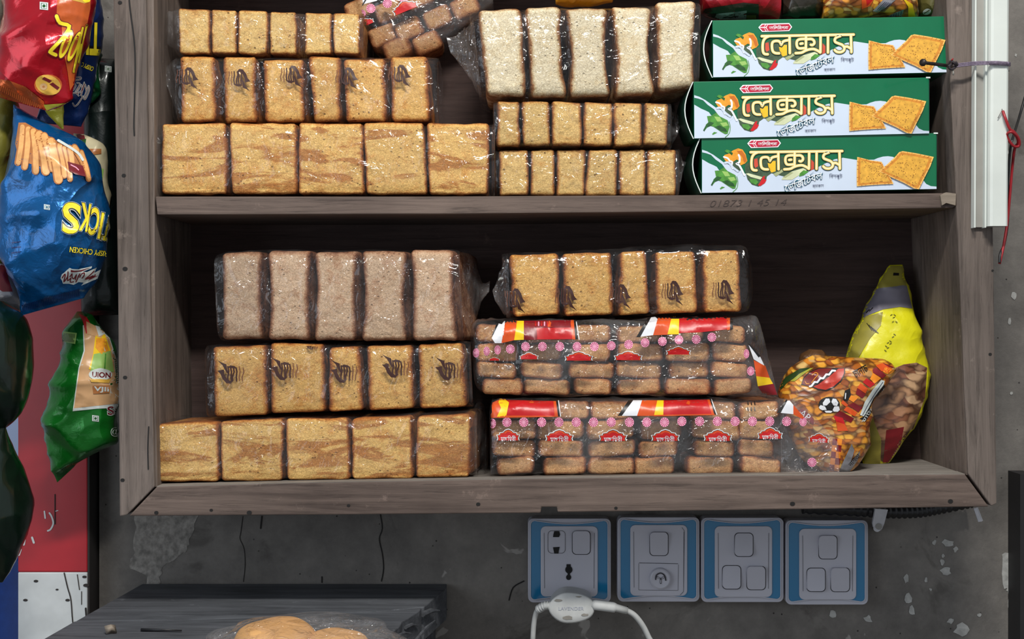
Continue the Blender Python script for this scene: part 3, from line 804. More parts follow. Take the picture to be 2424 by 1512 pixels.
def crest(art, x, yb, w, h, words=True, a=0):
    """red crest with stepped white rim, cut off flat at its foot"""
    c, s_ = math.cos(math.radians(a)), math.sin(math.radians(a))
    def T(u, v):
        X, Y = (u - .5) * w, -v * h
        return (x + X * c - Y * s_, yb + X * s_ + Y * c)
    o1 = [(0, 0), (.03, .2), (-.02, .48), (.10, .50), (.12, .66), (.27, .72), (.34, .88), (.5, 1.0), (.66, .88), (.73, .72), (.88, .66), (.90, .50), (1.02, .48), (.97, .2), (1, 0)]
    sh_ = lambda k: [(.5 + (u - .5) * k, v * k) for u, v in o1]
    art.poly([T(*q) for q in sh_(1.0)], PW, 1); art.poly([T(*q) for q in sh_(.93)], BLACK, 2); art.poly([T(*q) for q in sh_(.88)], PO, 3); art.poly([T(*q) for q in sh_(.83)], PR, 4)
    art.stroke([T(.36, .58), T(.45, .74), T(.6, .72), T(.66, .6)], max(1.5, h * .07), PO, 5, 4)
    if words: art.text('মাছিমরী', *T(.5, .16), w * .66, h * .5, PW, 6, a)
def slabs(parent, cells, Yf, depth, seed):
    r_ = random.Random(seed)
    for i, (x0, x1, y0, y1) in enumerate(cells):
        d = r_.uniform(-4.5, 4.5); j = r_.uniform(-7, 7)
        bread(parent, ((x0 + j, y0 + d), (x1 + j, y0 - d), (x1 + j, y1 - d), (x0 + j, y1 + d)), Yf + r_.uniform(.0, .010), depth - .014, B_BUN, -.03, 11, 0, r_.uniform(.85, 1.1), 9, 14, 8, 'bun', (11, 6), seed * 20 + i, .55, 1.6)
BG = 'bun bags with red bands'
# L: lower bun bag
base = P(1530, 1128, .07)
t = thing('bun_bag', 'clear bag of stacked buns with red bands and pink flowers, on the bottom board', 'bun bag', base)
cells = []
rb = random.Random(9)
for c0, c1 in [(1172, 1270), (1278, 1388), (1394, 1500), (1506, 1604), (1634, 1742), (1748, 1838)]:
    ys = [950, 994, 1040, 1082, 1124]
    for k in range(4): cells.append((c0 + rb.uniform(-4, 6), c1 + rb.uniform(-6, 8), ys[k] + 1, ys[k + 1] - 1))
slabs(t, cells, .022, .11, 3)
shL = Shell([(1158, 985, 1160, 1100, .05, .03), (1162, 958, 1162, 1126, .02, .09), (1180, 947, 1176, 1129, .010, .115), (1300, 947, 1300, 1128, .008, .118), (1500, 946, 1500, 1127, .008, .118), (1700, 945, 1700, 1126, .008, .118), (1832, 946, 1836, 1125, .008, .115), (1848, 945, 1852, 1125, .008, .06), (1862, 946, 1870, 1124, .008, .026), (1890, 952, 1896, 1124, .009, .022), (1915, 972, 1922, 1123, .012, .016), (1950, 1010, 1955, 1122, .016, .010), (1984, 1048, 1988, 1122, .018, .001)], 6, 60, 10, .0016, 28, 41)
oL = shL.build('plastic_wrapper', t, FILM_FOG)
a = Art(shL, 7)
a.poly([(1160, 955), (1182, 945), (1196, 944), (1205, 953), (1190, 985), (1162, 989)], PO, 1); a.poly([(1182, 944), (1192, 942), (1205, 952), (1198, 986), (1176, 987), (1186, 965), (1180, 952)], PY, 2)
a.poly([(1198, 946), (1310, 949), (1313, 984), (1198, 984), (1204, 960)], PR, 1); a.poly([(1310, 949), (1316, 949), (1321, 985), (1313, 985)], PO, 2); a.poly([(1198, 983), (1321, 984), (1321, 986), (1160, 989)], PO, 2)
a.poly([(1316, 949), (1322, 949), (1326, 985), (1321, 985)], BLACK, 2); a.stroke([(1322, 948), (1327, 985)], 2, PW, 3)
a.poly([(1258, 946), (1262, 949), (1264, 954), (1252, 953)], PO, 2)
def band(x0, s_=0):
    a.poly([(x0 + 10, 947), (x0 + 21, 947), (x0 - 6, 984), (x0 - 16, 984)], BLACK, 1); a.poly([(x0 + 21, 947), (x0 + 42, 947), (x0 + 30, 984), (x0 - 6, 984)], PW, 1)
    a.poly([(x0 + 42, 947), (x0 + 78, 947), (x0 + 70, 984), (x0 + 30, 984)], PO, 1); a.poly([(x0 + 78, 947), (x0 + 93, 947), (x0 + 92, 984), (x0 + 70, 984)], PY, 1)
    a.poly([(x0 + 93, 947), (x0 + 196, 945), (x0 + 207, 981), (x0 + 92, 984)], PR, 1); a.poly([(x0 + 196, 945), (x0 + 202, 945), (x0 + 213, 981), (x0 + 207, 981)], PO, 2)
    a.poly([(x0 + 202, 945), (x0 + 206, 945), (x0 + 217, 981), (x0 + 213, 981)], BLACK, 2); a.stroke([(x0 + 206, 945), (x0 + 219, 981)], 2, PW, 3)
    a.poly([(x0 + 70, 982), (x0 + 213, 979), (x0 + 214, 982), (x0 + 70, 985)], PO, 3); a.poly([(x0 + 150, 948), (x0 + 156, 950), (x0 + 154, 958), (x0 + 146, 955)], PO, 3)
band(1478)
a.poly([(1862, 944), (1866, 944), (1850, 976), (1838, 977)], BLACK, 1); a.poly([(1866, 944), (1878, 958), (1878, 980), (1848, 977)], PW, 1); a.poly([(1878, 958), (1904, 988), (1900, 992), (1878, 980)], PO, 1)
for k, x in enumerate([1166, 1200, 1240, 1282, 1323, 1364, 1405, 1447, 1490, 1531, 1573, 1614, 1656, 1698, 1740, 1781, 1822, 1862]): flower(a, x, 999 + (3 if k == 0 else 0) - (2 if k > 10 else 0), 11.5, .7 if k == 0 else .95)
flower(a, 1901, 998, 11, .8); flower(a, 1922, 1094, 11, 1.0)
for x, y, w_ in [(1203, 1042, 54), (1324, 1043, 66), (1451, 1043, 66), (1575, 1043, 66), (1699, 1043, 66), (1823, 1038, 58)]: crest(a, x, y, w_, 28)
crest(a, 1938, 1046, 48, 22, True, 4)
for k in range(3):
    for j in range(2): a.stroke([(1770 + k * 8, 950 + j * 14), (1771 + k * 8, 958 + j * 14)], 2.5, BLACK, 1)
a.build('printed_band', oL)
# K: upper bun bag
t = thing('bun_bag', 'crumpled clear bag of buns with red bands, lying on another bun bag', 'bun bag', P(1460, 945, .07))
cells = []
for c0, c1 in [(1134, 1228), (1236, 1342), (1350, 1452), (1460, 1566), (1574, 1674), (1684, 1778)]:
    ys = [768, 812, 856, 896, 934]
    for k in range(4): cells.append((c0 + rb.uniform(-5, 8), c1 + rb.uniform(-8, 6), ys[k] + 1, ys[k + 1] - 1))
slabs(t, cells, .026, .105, 7)
shK = Shell([(1112, 800, 1120, 880, .05, .03), (1118, 768, 1124, 908, .02, .08), (1140, 757, 1140, 928, .012, .105), (1200, 757, 1200, 936, .010, .11), (1300, 756, 1300, 940, .009, .112), (1450, 756, 1450, 940, .009, .112), (1600, 752, 1600, 940, .009, .112), (1730, 752, 1745, 939, .009, .11), (1778, 750, 1800, 938, .014, .07), (1794, 750, 1822, 938, .02, .03), (1806, 790, 1842, 936, .024, .001)], 6, 60, 10, .0022, 26, 47)
oK = shK.build('plastic_wrapper', t, FILM_FOG)
a = Art(shK, 7)
a.poly([(1180, 754), (1186, 754), (1168, 792), (1163, 797)], BLACK, 1); a.poly([(1186, 754), (1196, 756), (1190, 812), (1172, 812), (1164, 800)], PW, 1); a.poly([(1196, 757), (1225, 758), (1217, 805), (1187, 812)], PO, 1)
a.poly([(1224, 759), (1240, 759), (1240, 804), (1217, 805)], PY, 1); a.poly([(1240, 759), (1352, 757), (1357, 803), (1240, 804)], PDR, 1); a.poly([(1270, 776), (1354, 775), (1356, 802), (1272, 803)], PR, 2)
a.poly([(1350, 757), (1358, 757), (1362, 803), (1355, 803)], PO, 3); a.poly([(1358, 757), (1363, 757), (1368, 803), (1362, 803)], BLACK, 3); a.stroke([(1363, 755), (1371, 803)], 2, PW, 4)
a.poly([(1300, 758), (1305, 764), (1303, 772), (1312, 772), (1296, 774)], PO, 4)
for k in range(5): a.stroke([(1268 + k * 7, 762), (1268 + k * 7, 770)], 3, PPK if k % 2 else PR, 3)
a.poly([(1538, 744), (1545, 744), (1516, 798), (1506, 798)], BLACK, 1); a.poly([(1545, 744), (1560, 742), (1546, 793), (1516, 797)], PW, 1); a.poly([(1560, 742), (1592, 742), (1580, 792), (1546, 793)], PO, 1)
a.poly([(1592, 742), (1608, 742), (1607, 791), (1580, 791)], PY, 1); a.poly([(1608, 742), (1724, 748), (1724, 779), (1660, 786), (1607, 788)], PR, 1); a.poly([(1720, 748), (1728, 748), (1728, 780), (1721, 781)], PO, 2); a.poly([(1728, 748), (1735, 750), (1735, 779), (1728, 782)], BLACK, 2)
for k, (x, y) in enumerate([(1127, 835), (1152, 831), (1178, 828), (1208, 826), (1244, 820), (1284, 820), (1325, 820), (1366, 820), (1407, 820), (1447, 818), (1488, 815), (1527, 811), (1568, 808), (1607, 804), (1648, 803), (1685, 798)]): flower(a, x, y, 11, .7 if k < 3 else .95)
for x, y, w_, h_ in [(1252, 850, 44, 17), (1370, 853, 66, 22), (1487, 852, 66, 22), (1606, 839, 58, 20), (1170, 853, 26, 8)]: crest(a, x, y, w_, h_, False)
a.build('printed_band', oK); a = Art(shK, 7)
flower(a, 1767, 837, 11, .6); flower(a, 1777, 878, 11, .8)
a.poly([(1770, 812), (1776, 816), (1800, 842), (1796, 846)], BLACK, 2); a.poly([(1772, 816), (1800, 845), (1810, 866), (1784, 850)], PW, 1); a.poly([(1784, 852), (1812, 866), (1822, 894), (1790, 890)], PO, 1); a.poly([(1790, 890), (1822, 894), (1830, 908), (1794, 914)], PY, 1); a.poly([(1794, 914), (1831, 908), (1840, 934), (1808, 936)], PDR, 1)
a.build('printed_band', oK)
# M: leaning bun bag behind the top stack
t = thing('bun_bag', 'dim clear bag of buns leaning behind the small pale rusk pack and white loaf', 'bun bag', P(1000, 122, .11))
def rot(q, a, c):
    a = math.radians(a); return [(c[0] + (x - c[0]) * math.cos(a) - (y - c[1]) * math.sin(a), c[1] + (x - c[0]) * math.sin(a) + (y - c[1]) * math.cos(a)) for x, y in q]
k = 0
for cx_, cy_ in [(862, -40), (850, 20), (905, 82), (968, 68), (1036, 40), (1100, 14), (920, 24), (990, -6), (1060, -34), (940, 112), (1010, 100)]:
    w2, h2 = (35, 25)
    bread(t, rot([(cx_ - w2, cy_ - h2), (cx_ + w2, cy_ - h2), (cx_ + w2, cy_ + h2), (cx_ - w2, cy_ + h2)], -24, (cx_, cy_)), .088 + .002 * (k % 3), .045, B_BUN, 0, 15, 0, .72 + .03 * (k % 4), 12, 12, 10, 'bun', (12, 10), 300 + k, .8); k += 1  # tint lowered: shade under the top shelf put into the bun colour
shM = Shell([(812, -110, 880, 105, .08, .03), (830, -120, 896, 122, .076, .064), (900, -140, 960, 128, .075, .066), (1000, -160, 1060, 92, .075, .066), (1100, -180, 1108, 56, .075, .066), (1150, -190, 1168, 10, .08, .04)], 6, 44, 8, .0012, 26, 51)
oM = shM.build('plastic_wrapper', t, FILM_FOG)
a = Art(shM, 7)
flower(a, 878, 20, 11); flower(a, 917, 8, 11); flower(a, 956, -4, 11); flower(a, 857, 32, 9)
crest(a, 962, 26, 62, 26, False, -22); crest(a, 868, 60, 40, 18, False, -24)
a.poly([(858, 0), (870, 0), (900, -8), (892, 2), (860, 10)], PW, 1); a.stroke([(858, 12), (868, -4)], 3, BLACK, 2)
a.build('printed_band', oM)

# ---------------------------------------------------------------- green cracker boxes
GREEN = plain('green_carton', lin(0, 104, 66), .30, 0, .05, 30, 0, .3)
DGREEN = plain('dark_green_carton', lin(10, 62, 46), .45, 0, .08)
CARD = plain('white_card_edge', lin(206, 214, 210), .6)
ICE = plain('pale_blue_white_print', lin(202, 215, 232), .30, 0, .03, 30, 0, .3)
WH = plain('white_gloss_print', lin(240, 244, 246), .3, 0, .02)
REDL = plain('crimson_print', lin(184, 34, 62), .35)
GOLD = plain('pale_gold_print', lin(240, 208, 128), .35, 0, .03); GOLDL = plain('cream_print', lin(255, 240, 192), .35, 0, .02); OUTL = plain('deep_green_outline', lin(16, 58, 34), .4)
PEP = plain('orange_pepper_print', lin(232, 154, 44), .35, 0, .25, 160); PEPD = plain('deep_orange_print', lin(196, 106, 30), .35); YEL = plain('yellow_veg_print', lin(246, 190, 40), .35)
LEAF = plain('leaf_print', lin(74, 140, 52), .4, 0, .3, 200); LEAFD = plain('dark_leaf_print', lin(32, 84, 36), .4, 0, .3, 200); LEAFL = plain('light_leaf_print', lin(150, 190, 100), .4)
VEG = plain('dark_vegetable_print', lin(62, 84, 60), .4, 0, .35, 220); CEL = plain('celery_print', lin(206, 212, 172), .4); CELD = plain('celery_shade_print', lin(170, 178, 130), .4); TOM = plain('tomato_print', lin(204, 76, 52), .4); CHILI = plain('chili_print', lin(200, 26, 32), .35)
CRK = plain('cracker_print', lin(222, 166, 62), .4, 0, .22, 240); CRKE = plain('cracker_edge_print', lin(240, 186, 96), .4); CRKD = plain('cracker_brown_print', lin(206, 134, 46), .4, 0, .2, 240); DOT = plain('cracker_speck_print', lin(120, 66, 22), .5)
BLUE_T = plain('teal_print', lin(30, 92, 116), .4); INK = plain('navy_ink', lin(44, 52, 84), .4)
BXY = .012; BXD = .062
TL, TR_, BRR, BL = (1642, 193), (2199, 183), (2200, 316), (1643, 328)
def cracker_box(label):
    t = thing('cracker_box', label, 'biscuit box', P(1921, 322, BXY + BXD / 2), 'green cracker boxes stacked beside the sandwich loaf')
    MB().prism([TL, TR_, BRR, BL], BXY, BXY + BXD, GREEN).build('carton', t, False, bevel=.0006)
    # bowed open end flap on the left, tucked flap corner on the right
    fl = MB(); n = 10; a_, b_ = P(*TL, BXY), P(*BL, BXY)
    V = []
    for i in range(n + 1):
        z = i / n; p = a_.lerp(b_, z); bow = .0085 * math.sin(math.pi * z)
        V += [p + Vector((-bow, 0.0006, 0)), p + Vector((-bow - .0006, BXD, 0)), p + Vector((-bow - .0011, .0006, 0)), p + Vector((-bow - .0016, BXD, 0))]
    F = []; F2 = []
    for i in range(n):
        k = 4 * i; F += [(k, k + 1, k + 5, k + 4), (k + 2, k + 6, k + 7, k + 3)]; F2 += [(k, k + 4, k + 6, k + 2)]
    fl.add(V, F, DGREEN); fl.add(V, F2, CARD); fl.build('end_flap', t)
    fr = MB(); c_, d_ = P(*TR_, BXY), P(*BRR, BXY)
    fr.box((c_.x + .0002, BXY + .001, d_.z + .001), (c_.x + .0008, BXY + BXD - .002, c_.z - .001), DGREEN); fr.box((c_.x - .003, BXY - .0006, c_.z - .0010), (c_.x + .0012, BXY + .0005, c_.z + .0004), CARD)
    fr.build('tucked_flap', t, False)
    A = Art(Flat(BXY), base=.0001, step=.00009)
    c1 = lambda *pts: [(1640 + x / 6.551, 190 + y / 6.551) for x, y in pts]
    c2 = lambda *pts: [(1980 + x / 5.401, 60 + y / 5.401) for x, y in pts]
    # white field under a wavy edge
    A.poly(c1((22, 378), (70, 405), (130, 440), (200, 470), (250, 495), (285, 545), (330, 560), (420, 620), (520, 560), (700, 600), (1000, 560), (1300, 540), (1560, 560), (1760, 530), (1900, 450), (2080, 370), (2210, 345), (2424, 378)) + [(2051, 247), (2060, 243), (2072, 239.5), (2084, 238.5), (2096, 240), (2110, 248), (2140, 280), (2167, 294), (2175, 304), (2186, 309), (2199.3, 310), (2199.5, 315.6), (1643.6, 327.4)], ICE, 1)
    A.poly(c1((22, 230), (100, 255), (200, 310), (290, 375), (380, 440), (470, 470), (520, 520), (590, 560), (640, 540), (660, 570), (560, 640), (450, 590), (390, 530), (330, 450), (230, 380), (160, 310), (90, 285), (22, 270)), ICE, 2)
    # vegetables behind the splash
    A.poly(c1((690, 450), (760, 420), (900, 330), (1300, 330), (1640, 330), (1780, 400), (1770, 520), (1640, 560), (1500, 610), (1300, 640), (1100, 590), (1030, 640), (1020, 690), (960, 760), (900, 800), (800, 770), (730, 690), (690, 560)), VEG, 3)
    A.poly(c1((350, 350), (370, 310), (430, 290), (500, 240), (580, 205), (650, 225), (700, 300), (725, 400), (690, 440), (620, 470), (600, 400), (560, 380), (480, 430), (400, 420)), PEP, 4)
    A.poly(c1((560, 250), (640, 240), (690, 310), (715, 400), (680, 430), (640, 330)), PEPD, 5); A.poly(c1((370, 250), (400, 225), (440, 235), (500, 280), (490, 310), (440, 285), (400, 270)), LEAF, 6); A.poly(c1((430, 255), (500, 275), (485, 315)), LEAFD, 7)
    A.poly(c1((470, 430), (600, 400), (625, 500), (600, 565), (540, 560), (490, 510)), VEG, 5)
    A.stroke(c1((360, 340), (420, 360), (450, 400), (490, 420), (480, 480), (500, 520)), 4, WH, 8, 3); A.stroke(c1((590, 310), (605, 350), (600, 420), (560, 445), (600, 470), (640, 540), (680, 620)), 4.5, WH, 8, 3); A.stroke(c1((380, 430), (440, 430), (500, 500), (580, 560)), 5, ICE, 8, 3)
    for q, m_ in [(c1((220, 555), (290, 550), (360, 500), (420, 560), (540, 620), (570, 720), (540, 830), (500, 835), (440, 800), (380, 760), (320, 720), (250, 700), (190, 770), (200, 690), (240, 650)), LEAF), (c1((200, 690), (260, 640), (330, 660), (290, 700), (220, 730)), LEAFD), (c1((330, 720), (420, 700), (500, 740), (540, 800), (440, 790)), LEAFD), (c1((330, 560), (420, 570), (460, 640), (380, 640)), LEAFL), (c1((420, 660), (520, 650), (550, 700), (470, 720)), LEAFL), (c1((160, 775), (200, 700), (215, 720), (180, 790)), LEAFD), (c1((300, 830), (330, 800), (380, 810), (310, 845)), LEAF)]: A.poly(q, m_, 4 if m_ is LEAF else 5)
    A.stroke(c1((560, 640), (580, 720), (565, 820), (500, 885)), 1.4, LEAF, 5, 4)
    A.poly(c1((830, 370), (880, 360), (895, 480), (850, 510), (830, 470)), TOM, 4); A.poly(c1((1040, 430), (1090, 440), (1120, 400), (1165, 400), (1165, 560), (1100, 580), (1060, 520)), YEL, 4); A.poly(c1((1710, 370), (1760, 420), (1760, 520), (1690, 555), (1700, 460)), TOM, 4)
    A.poly(c1((700, 600), (740, 590), (960, 650), (930, 690), (780, 650)), CEL, 5); A.poly(c1((760, 680), (860, 680), (900, 730), (860, 770), (780, 740)), LEAF, 5); A.poly(c1((970, 640), (1000, 630), (990, 680), (1025, 690), (1000, 740), (930, 790), (890, 780), (930, 720)), CHILI, 6)
    A.poly(c1((1130, 600), (1280, 520), (1310, 545), (1170, 640)), CELD, 5); A.poly(c1((1270, 660), (1420, 560), (1620, 500), (1680, 520), (1420, 690), (1260, 690)), CEL, 5); A.poly(c1((1280, 650), (1400, 570), (1440, 580), (1320, 660)), CELD, 6); A.poly(c1((1540, 590), (1600, 540), (1680, 560), (1600, 620), (1530, 640)), LEAF, 6)
    # maker's badge
    A.poly(c1((722, 130), (775, 72), (1200, 62), (1246, 122), (1200, 186), (780, 200)), WH, 7)
    A.poly(c1((870, 88), (1195, 76), (1228, 122), (1192, 172), (880, 186), (848, 132)), REDL, 8)
    for q in [((790, 86), (830, 84), (806, 122), (742, 122)), ((846, 84), (866, 84), (836, 122), (812, 122)), ((742, 136), (806, 136), (836, 184), (792, 186)), ((812, 136), (836, 136), (872, 184), (850, 185))]: A.poly(c1(*q), REDL, 8)
    x, y = c1((1040, 128))[0]; A.text('অিলিমপক', x, y, 45, 10, WH, 9, -1, .012)
    # big golden lettering
    L = [[(775, 265), (2198, 240)], [(880, 268), (835, 290), (800, 340), (788, 420), (795, 505), (820, 540), (868, 545)],
         [(1045, 530), (985, 526), (945, 495), (932, 420), (940, 365), (975, 342), (1035, 342), (1065, 370), (1075, 395), (1100, 355), (1140, 335), (1200, 325)], [(1205, 262), (1210, 528)],
         [(1460, 262), (1458, 470)], [(1455, 308), (1370, 312), (1325, 335), (1315, 390), (1330, 440), (1365, 455), (1440, 450)], [(1375, 382), (1405, 378)],
         [(1475, 312), (1545, 310), (1582, 335), (1588, 375), (1560, 402), (1535, 398)], [(1300, 528), (1390, 520), (1450, 490), (1510, 470), (1580, 465), (1640, 490), (1680, 518)],
         [(1685, 258), (1683, 515)], [(1800, 255), (1800, 518)],
         [(1990, 262), (1930, 285), (1905, 320), (1915, 355), (1965, 378), (2020, 400), (2052, 440), (2045, 485), (2000, 512), (1940, 508), (1905, 480)], [(2050, 430), (2100, 425), (2160, 460)], [(2155, 250), (2162, 512)]]
    for m_, wd, ly in ((OUTL, 9.6, 10), (GOLD, 6.6, 11), (GOLDL, 2.6, 12)):
        for l in L: A.stroke(c1(*l), wd, m_, ly, 4 if len(l) > 3 else 0)
    wv = lambda X, Y: (X, Y - 3.5 * math.sin(X * .05))
    x, y = c1((1600, 705))[0]
    A.text('েভিজেটবল', x, y, 98, 24, BLUE_T, 13, -16, .06, .25, wv); A.text('েভিজেটবল', x, y, 95, 21.5, WH, 14, -16, .005, .25, wv)
    x, y = c1((2100, 630))[0]; A.text('িবসকুট', x, y, 31, 13, INK, 13, 0)
    x, y = c1((1825, 785))[0]; A.text('ক্যাকাস', x, y, 27, 8, INK, 13, -2)
    # two crackers
    def cracker(q, sd, ed):
        A.poly(q, CRKE, ed); cx_ = sum(p[0] for p in q) / len(q); cy_ = sum(p[1] for p in q) / len(q)
        sh = lambda k: [(cx_ + (x - cx_) * k, cy_ + (y - cy_) * k) for x, y in q]
        A.poly(sh(.93), CRKD, ed + 1); A.poly(sh(.80), CRK, ed + 2); r_ = random.Random(sd)
        for i in range(len(q)):
            p0, p1 = q[i], q[(i + 1) % len(q)]; n_ = max(2, int(math.hypot(p1[0] - p0[0], p1[1] - p0[1]) / 9))
            for k in range(1, n_):
                x = p0[0] + (p1[0] - p0[0]) * k / n_; y = p0[1] + (p1[1] - p0[1]) * k / n_
                A.stroke([(x, y), (x + (cx_ - x) * .10, y + (cy_ - y) * .10)], 1.1, CRKD, ed + 3)
        for i in range(60):
            k = r_.uniform(0, .9) ** .5; p0 = q[r_.randrange(len(q))]; p1 = q[r_.randrange(len(q))]; t_ = r_.random()
            x = cx_ + (p0[0] * t_ + p1[0] * (1 - t_) - cx_) * k * .92; y = cy_ + (p0[1] * t_ + p1[1] * (1 - t_) - cy_) * k * .92
            A.ell(x, y, r_.uniform(.7, 1.5), r_.uniform(.5, .9), DOT, ed + 4, r_.uniform(0, 90), 6)
    cracker(c2((168, 975), (235, 990), (330, 1015), (480, 1035), (510, 1090), (545, 1160), (590, 1230), (636, 1318), (480, 1325), (330, 1335), (165, 1350), (162, 1180)), 3, 15)
    cracker(c2((445, 1160), (560, 1060), (640, 985), (705, 910), (750, 897), (930, 925), (1148, 970), (1105, 1090), (1060, 1180), (1010, 1280), (960, 1385), (900, 1375), (760, 1300), (600, 1230)), 5, 20)
    A.build('printed_front', t, False)
    return t
box = cracker_box('middle box of the three green cracker boxes, shifted furthest left')
def dup(root, loc, ry, label):
    r = root.copy(); COL.objects.link(r); r.location = loc; r.rotation_euler = (0, ry, 0); r['label'] = label
    for ch in list(root.children):
        c = ch.copy(); COL.objects.link(c); c.parent = r
        for g in list(ch.children):
            d = g.copy(); COL.objects.link(d); d.parent = c
    return r
bl = box.location.copy()
dup(box, bl + P(1940, 453, BXY) - P(1921, 322, BXY) + Vector((0, .002, .0005)), math.radians(.25), 'lowest green cracker box, standing directly on the middle shelf')
dup(box, bl + P(1965, 182, BXY) - P(1921, 322, BXY) + Vector((0, -.002, .0016)), math.radians(.0), 'topmost green cracker box, with snack packets lying on it')

# ---------------------------------------------------------------- packets lying on the top box
def packet(name, label, cat, st, mat, n=3, amp=.0018, f=26, seed=1, box_=False, M=40, part='foil_bag', group=None):
    sh = Shell(st, n, M, 10, amp, f, seed, box_)
    t = thing(name, label, cat, sh.base(), group)
    o = sh.build(part, t, mat)
    return t, sh, o
F_RED = foil('dark_red_foil', lin(150, 16, 30), .25, .2)
F_DARK = foil('dark_olive_foil', lin(46, 42, 34), .25, .2)
F_OLIVE = foil('olive_foil', lin(92, 88, 46), .28, .2)
F_GREY = foil('silver_print_foil', lin(150, 150, 156), .3, .4)
t, sh, o = packet('snack_packet', 'dark red snack packet lying on the topmost green box', 'packet', [(1658, -60, 1662, 34, .03, .03), (1680, -70, 1684, 41, .024, .05), (1740, -70, 1740, 44, .02, .06), (1800, -70, 1800, 47, .02, .06), (1842, -60, 1842, 47, .03, .03)], F_RED, 3, seed=61)
a = Art(sh, 6); a.poly([(1664, 22), (1700, 16), (1760, 6), (1796, 10), (1796, 47), (1664, 44)], F_DARK, 1); a.poly([(1696, 33), (1768, 25), (1766, 46), (1690, 46)], F_GREY, 2)
a.poly([(1768, 36), (1790, 36), (1790, 46), (1767, 46)], F_OLIVE, 2); a.stroke([(1726, 36), (1734, 35)], 2.4, BLACK, 3); a.stroke([(1714, 42), (1722, 40), (1730, 42), (1738, 39), (1746, 40)], 2.2, BLACK, 3)
a.build('printed_label', o)
packet('snack_packet', 'blackish olive snack packet between the dark red packet and the noodle snack bag', 'packet', [(1848, -60, 1848, 44, .04, .03), (1870, -70, 1870, 46, .03, .05), (1920, -70, 1920, 47, .03, .05), (1952, -60, 1952, 46, .05, .03)], F_DARK, 3, seed=63)

def noodle_mat(name, c1, c2, c3, c4, sc_=1.0):
    t = NT(name); o = t.coords((1, 1, 1)); v = t.add('ShaderNodeMapping'); v.inputs['Scale'].default_value = (70 * sc_, 70 * sc_, 150 * sc_); v.inputs['Rotation'].default_value = (0, .7, 0); t.link(o, v.inputs['Vector'])
    ds = t.noise(30, 3, .5, 0, o); mv = t.add('ShaderNodeVectorMath', operation='ADD'); t.link(v.outputs[0], mv.inputs[0]); cc = t.add('ShaderNodeCombineXYZ'); t.link(t.math('MULTIPLY', ds, 5.0), cc.inputs[0]); t.link(t.math('MULTIPLY', ds, 3.0), cc.inputs[2]); t.link(cc.outputs[0], mv.inputs[1])
    vo = t.add('ShaderNodeTexVoronoi', i_Scale=1.0); t.link(mv.outputs[0], vo.inputs['Vector'])
    sep = t.add('ShaderNodeSeparateColor'); t.link(vo.outputs['Color'], sep.inputs[0])
    col = t.ramp(sep.outputs[0], [(.0, c1), (.35, c2), (.65, c3), (1.0, c4)])
    col = t.mix(t.ramp(vo.outputs['Distance'], [(.42, (0, 0, 0)), (.72, (.85, .85, .85))]), col, tuple(c * .25 for c in c3[:3]) + (1,))
    t.set(Base_Color=col, Roughness=.35, Normal=t.bump(vo.outputs['Distance'], .3, .002), Coat_Weight=.6, Coat_Roughness=.08)
    return t.m
NOOD = noodle_mat('printed_noodle_snack', lin(238, 180, 64), lin(214, 132, 40), lin(150, 74, 28), lin(230, 190, 116), 1.5)
NOODB = noodle_mat('brown_snack_seen_through_film', lin(196, 150, 110), lin(160, 106, 76), lin(120, 70, 52), lin(210, 172, 132), .8)
t, sh, o = packet('noodle_snack_bag', 'yellow snack bag with printed noodle curls lying on the topmost green box', 'packet', [(1945, -60, 1948, 42, .03, .02), (1970, -70, 1962, 46, .018, .055), (2060, -80, 2060, 46, .012, .065), (2130, -70, 2150, 45, .02, .05), (2150, -60, 2172, 42, .035, .02)], NOOD, 3, seed=65)
a = Art(sh, 6); a.poly([(2090, 0), (2120, 0), (2100, 16), (2078, 30), (2066, 26)], F_GREY, 1); a.poly([(2110, 34), (2140, 22), (2134, 44), (2092, 45)], F_GREY, 1); a.poly([(2040, -4), (2070, -4), (2060, 14), (2040, 22)], PO, 1); a.poly([(2050, -4), (2066, 0), (2052, 14)], PR, 2)
a.poly([(2136, -6), (2160, 10), (2168, 42), (2150, 43), (2150, 16)], PY, 1)
for k in range(5): a.stroke([(2096 + k * 4, 4 + k), (2076 + k * 4, 24 + k)], 1.2, INK, 2)
for k in range(6): a.stroke([(2104 + k * 6, 38 - k * 2.3), (2101 + k * 6, 45 - k * .3)], 1.2, INK, 2)
a.build('printed_label', o)
t, sh, o = packet('snack_packet', 'olive green snack packet at the right end of the topmost green box', 'packet', [(2166, -60, 2176, 40, .05, .02), (2190, -70, 2192, 44, .04, .05), (2225, -70, 2222, 40, .04, .05), (2244, -60, 2240, 20, .05, .02)], F_OLIVE, 3, seed=67)
a = Art(sh, 5); a.ell(2194, 28, 10, 7, CARD, 1, -20); a.stroke([(2188, 32), (2200, 24)], 2, F_OLIVE, 2); a.build('printed_label', o)
packet('sweet_packet', 'orange and olive packet lying behind the top of the white sandwich loaf', 'packet', [(1310, -70, 1316, 8, .07, .02), (1340, -80, 1340, 11, .06, .05), (1400, -80, 1400, 9, .06, .05), (1450, -70, 1450, 6, .07, .02)], foil('orange_foil', lin(214, 150, 30), .3, .1), 3, seed=69)

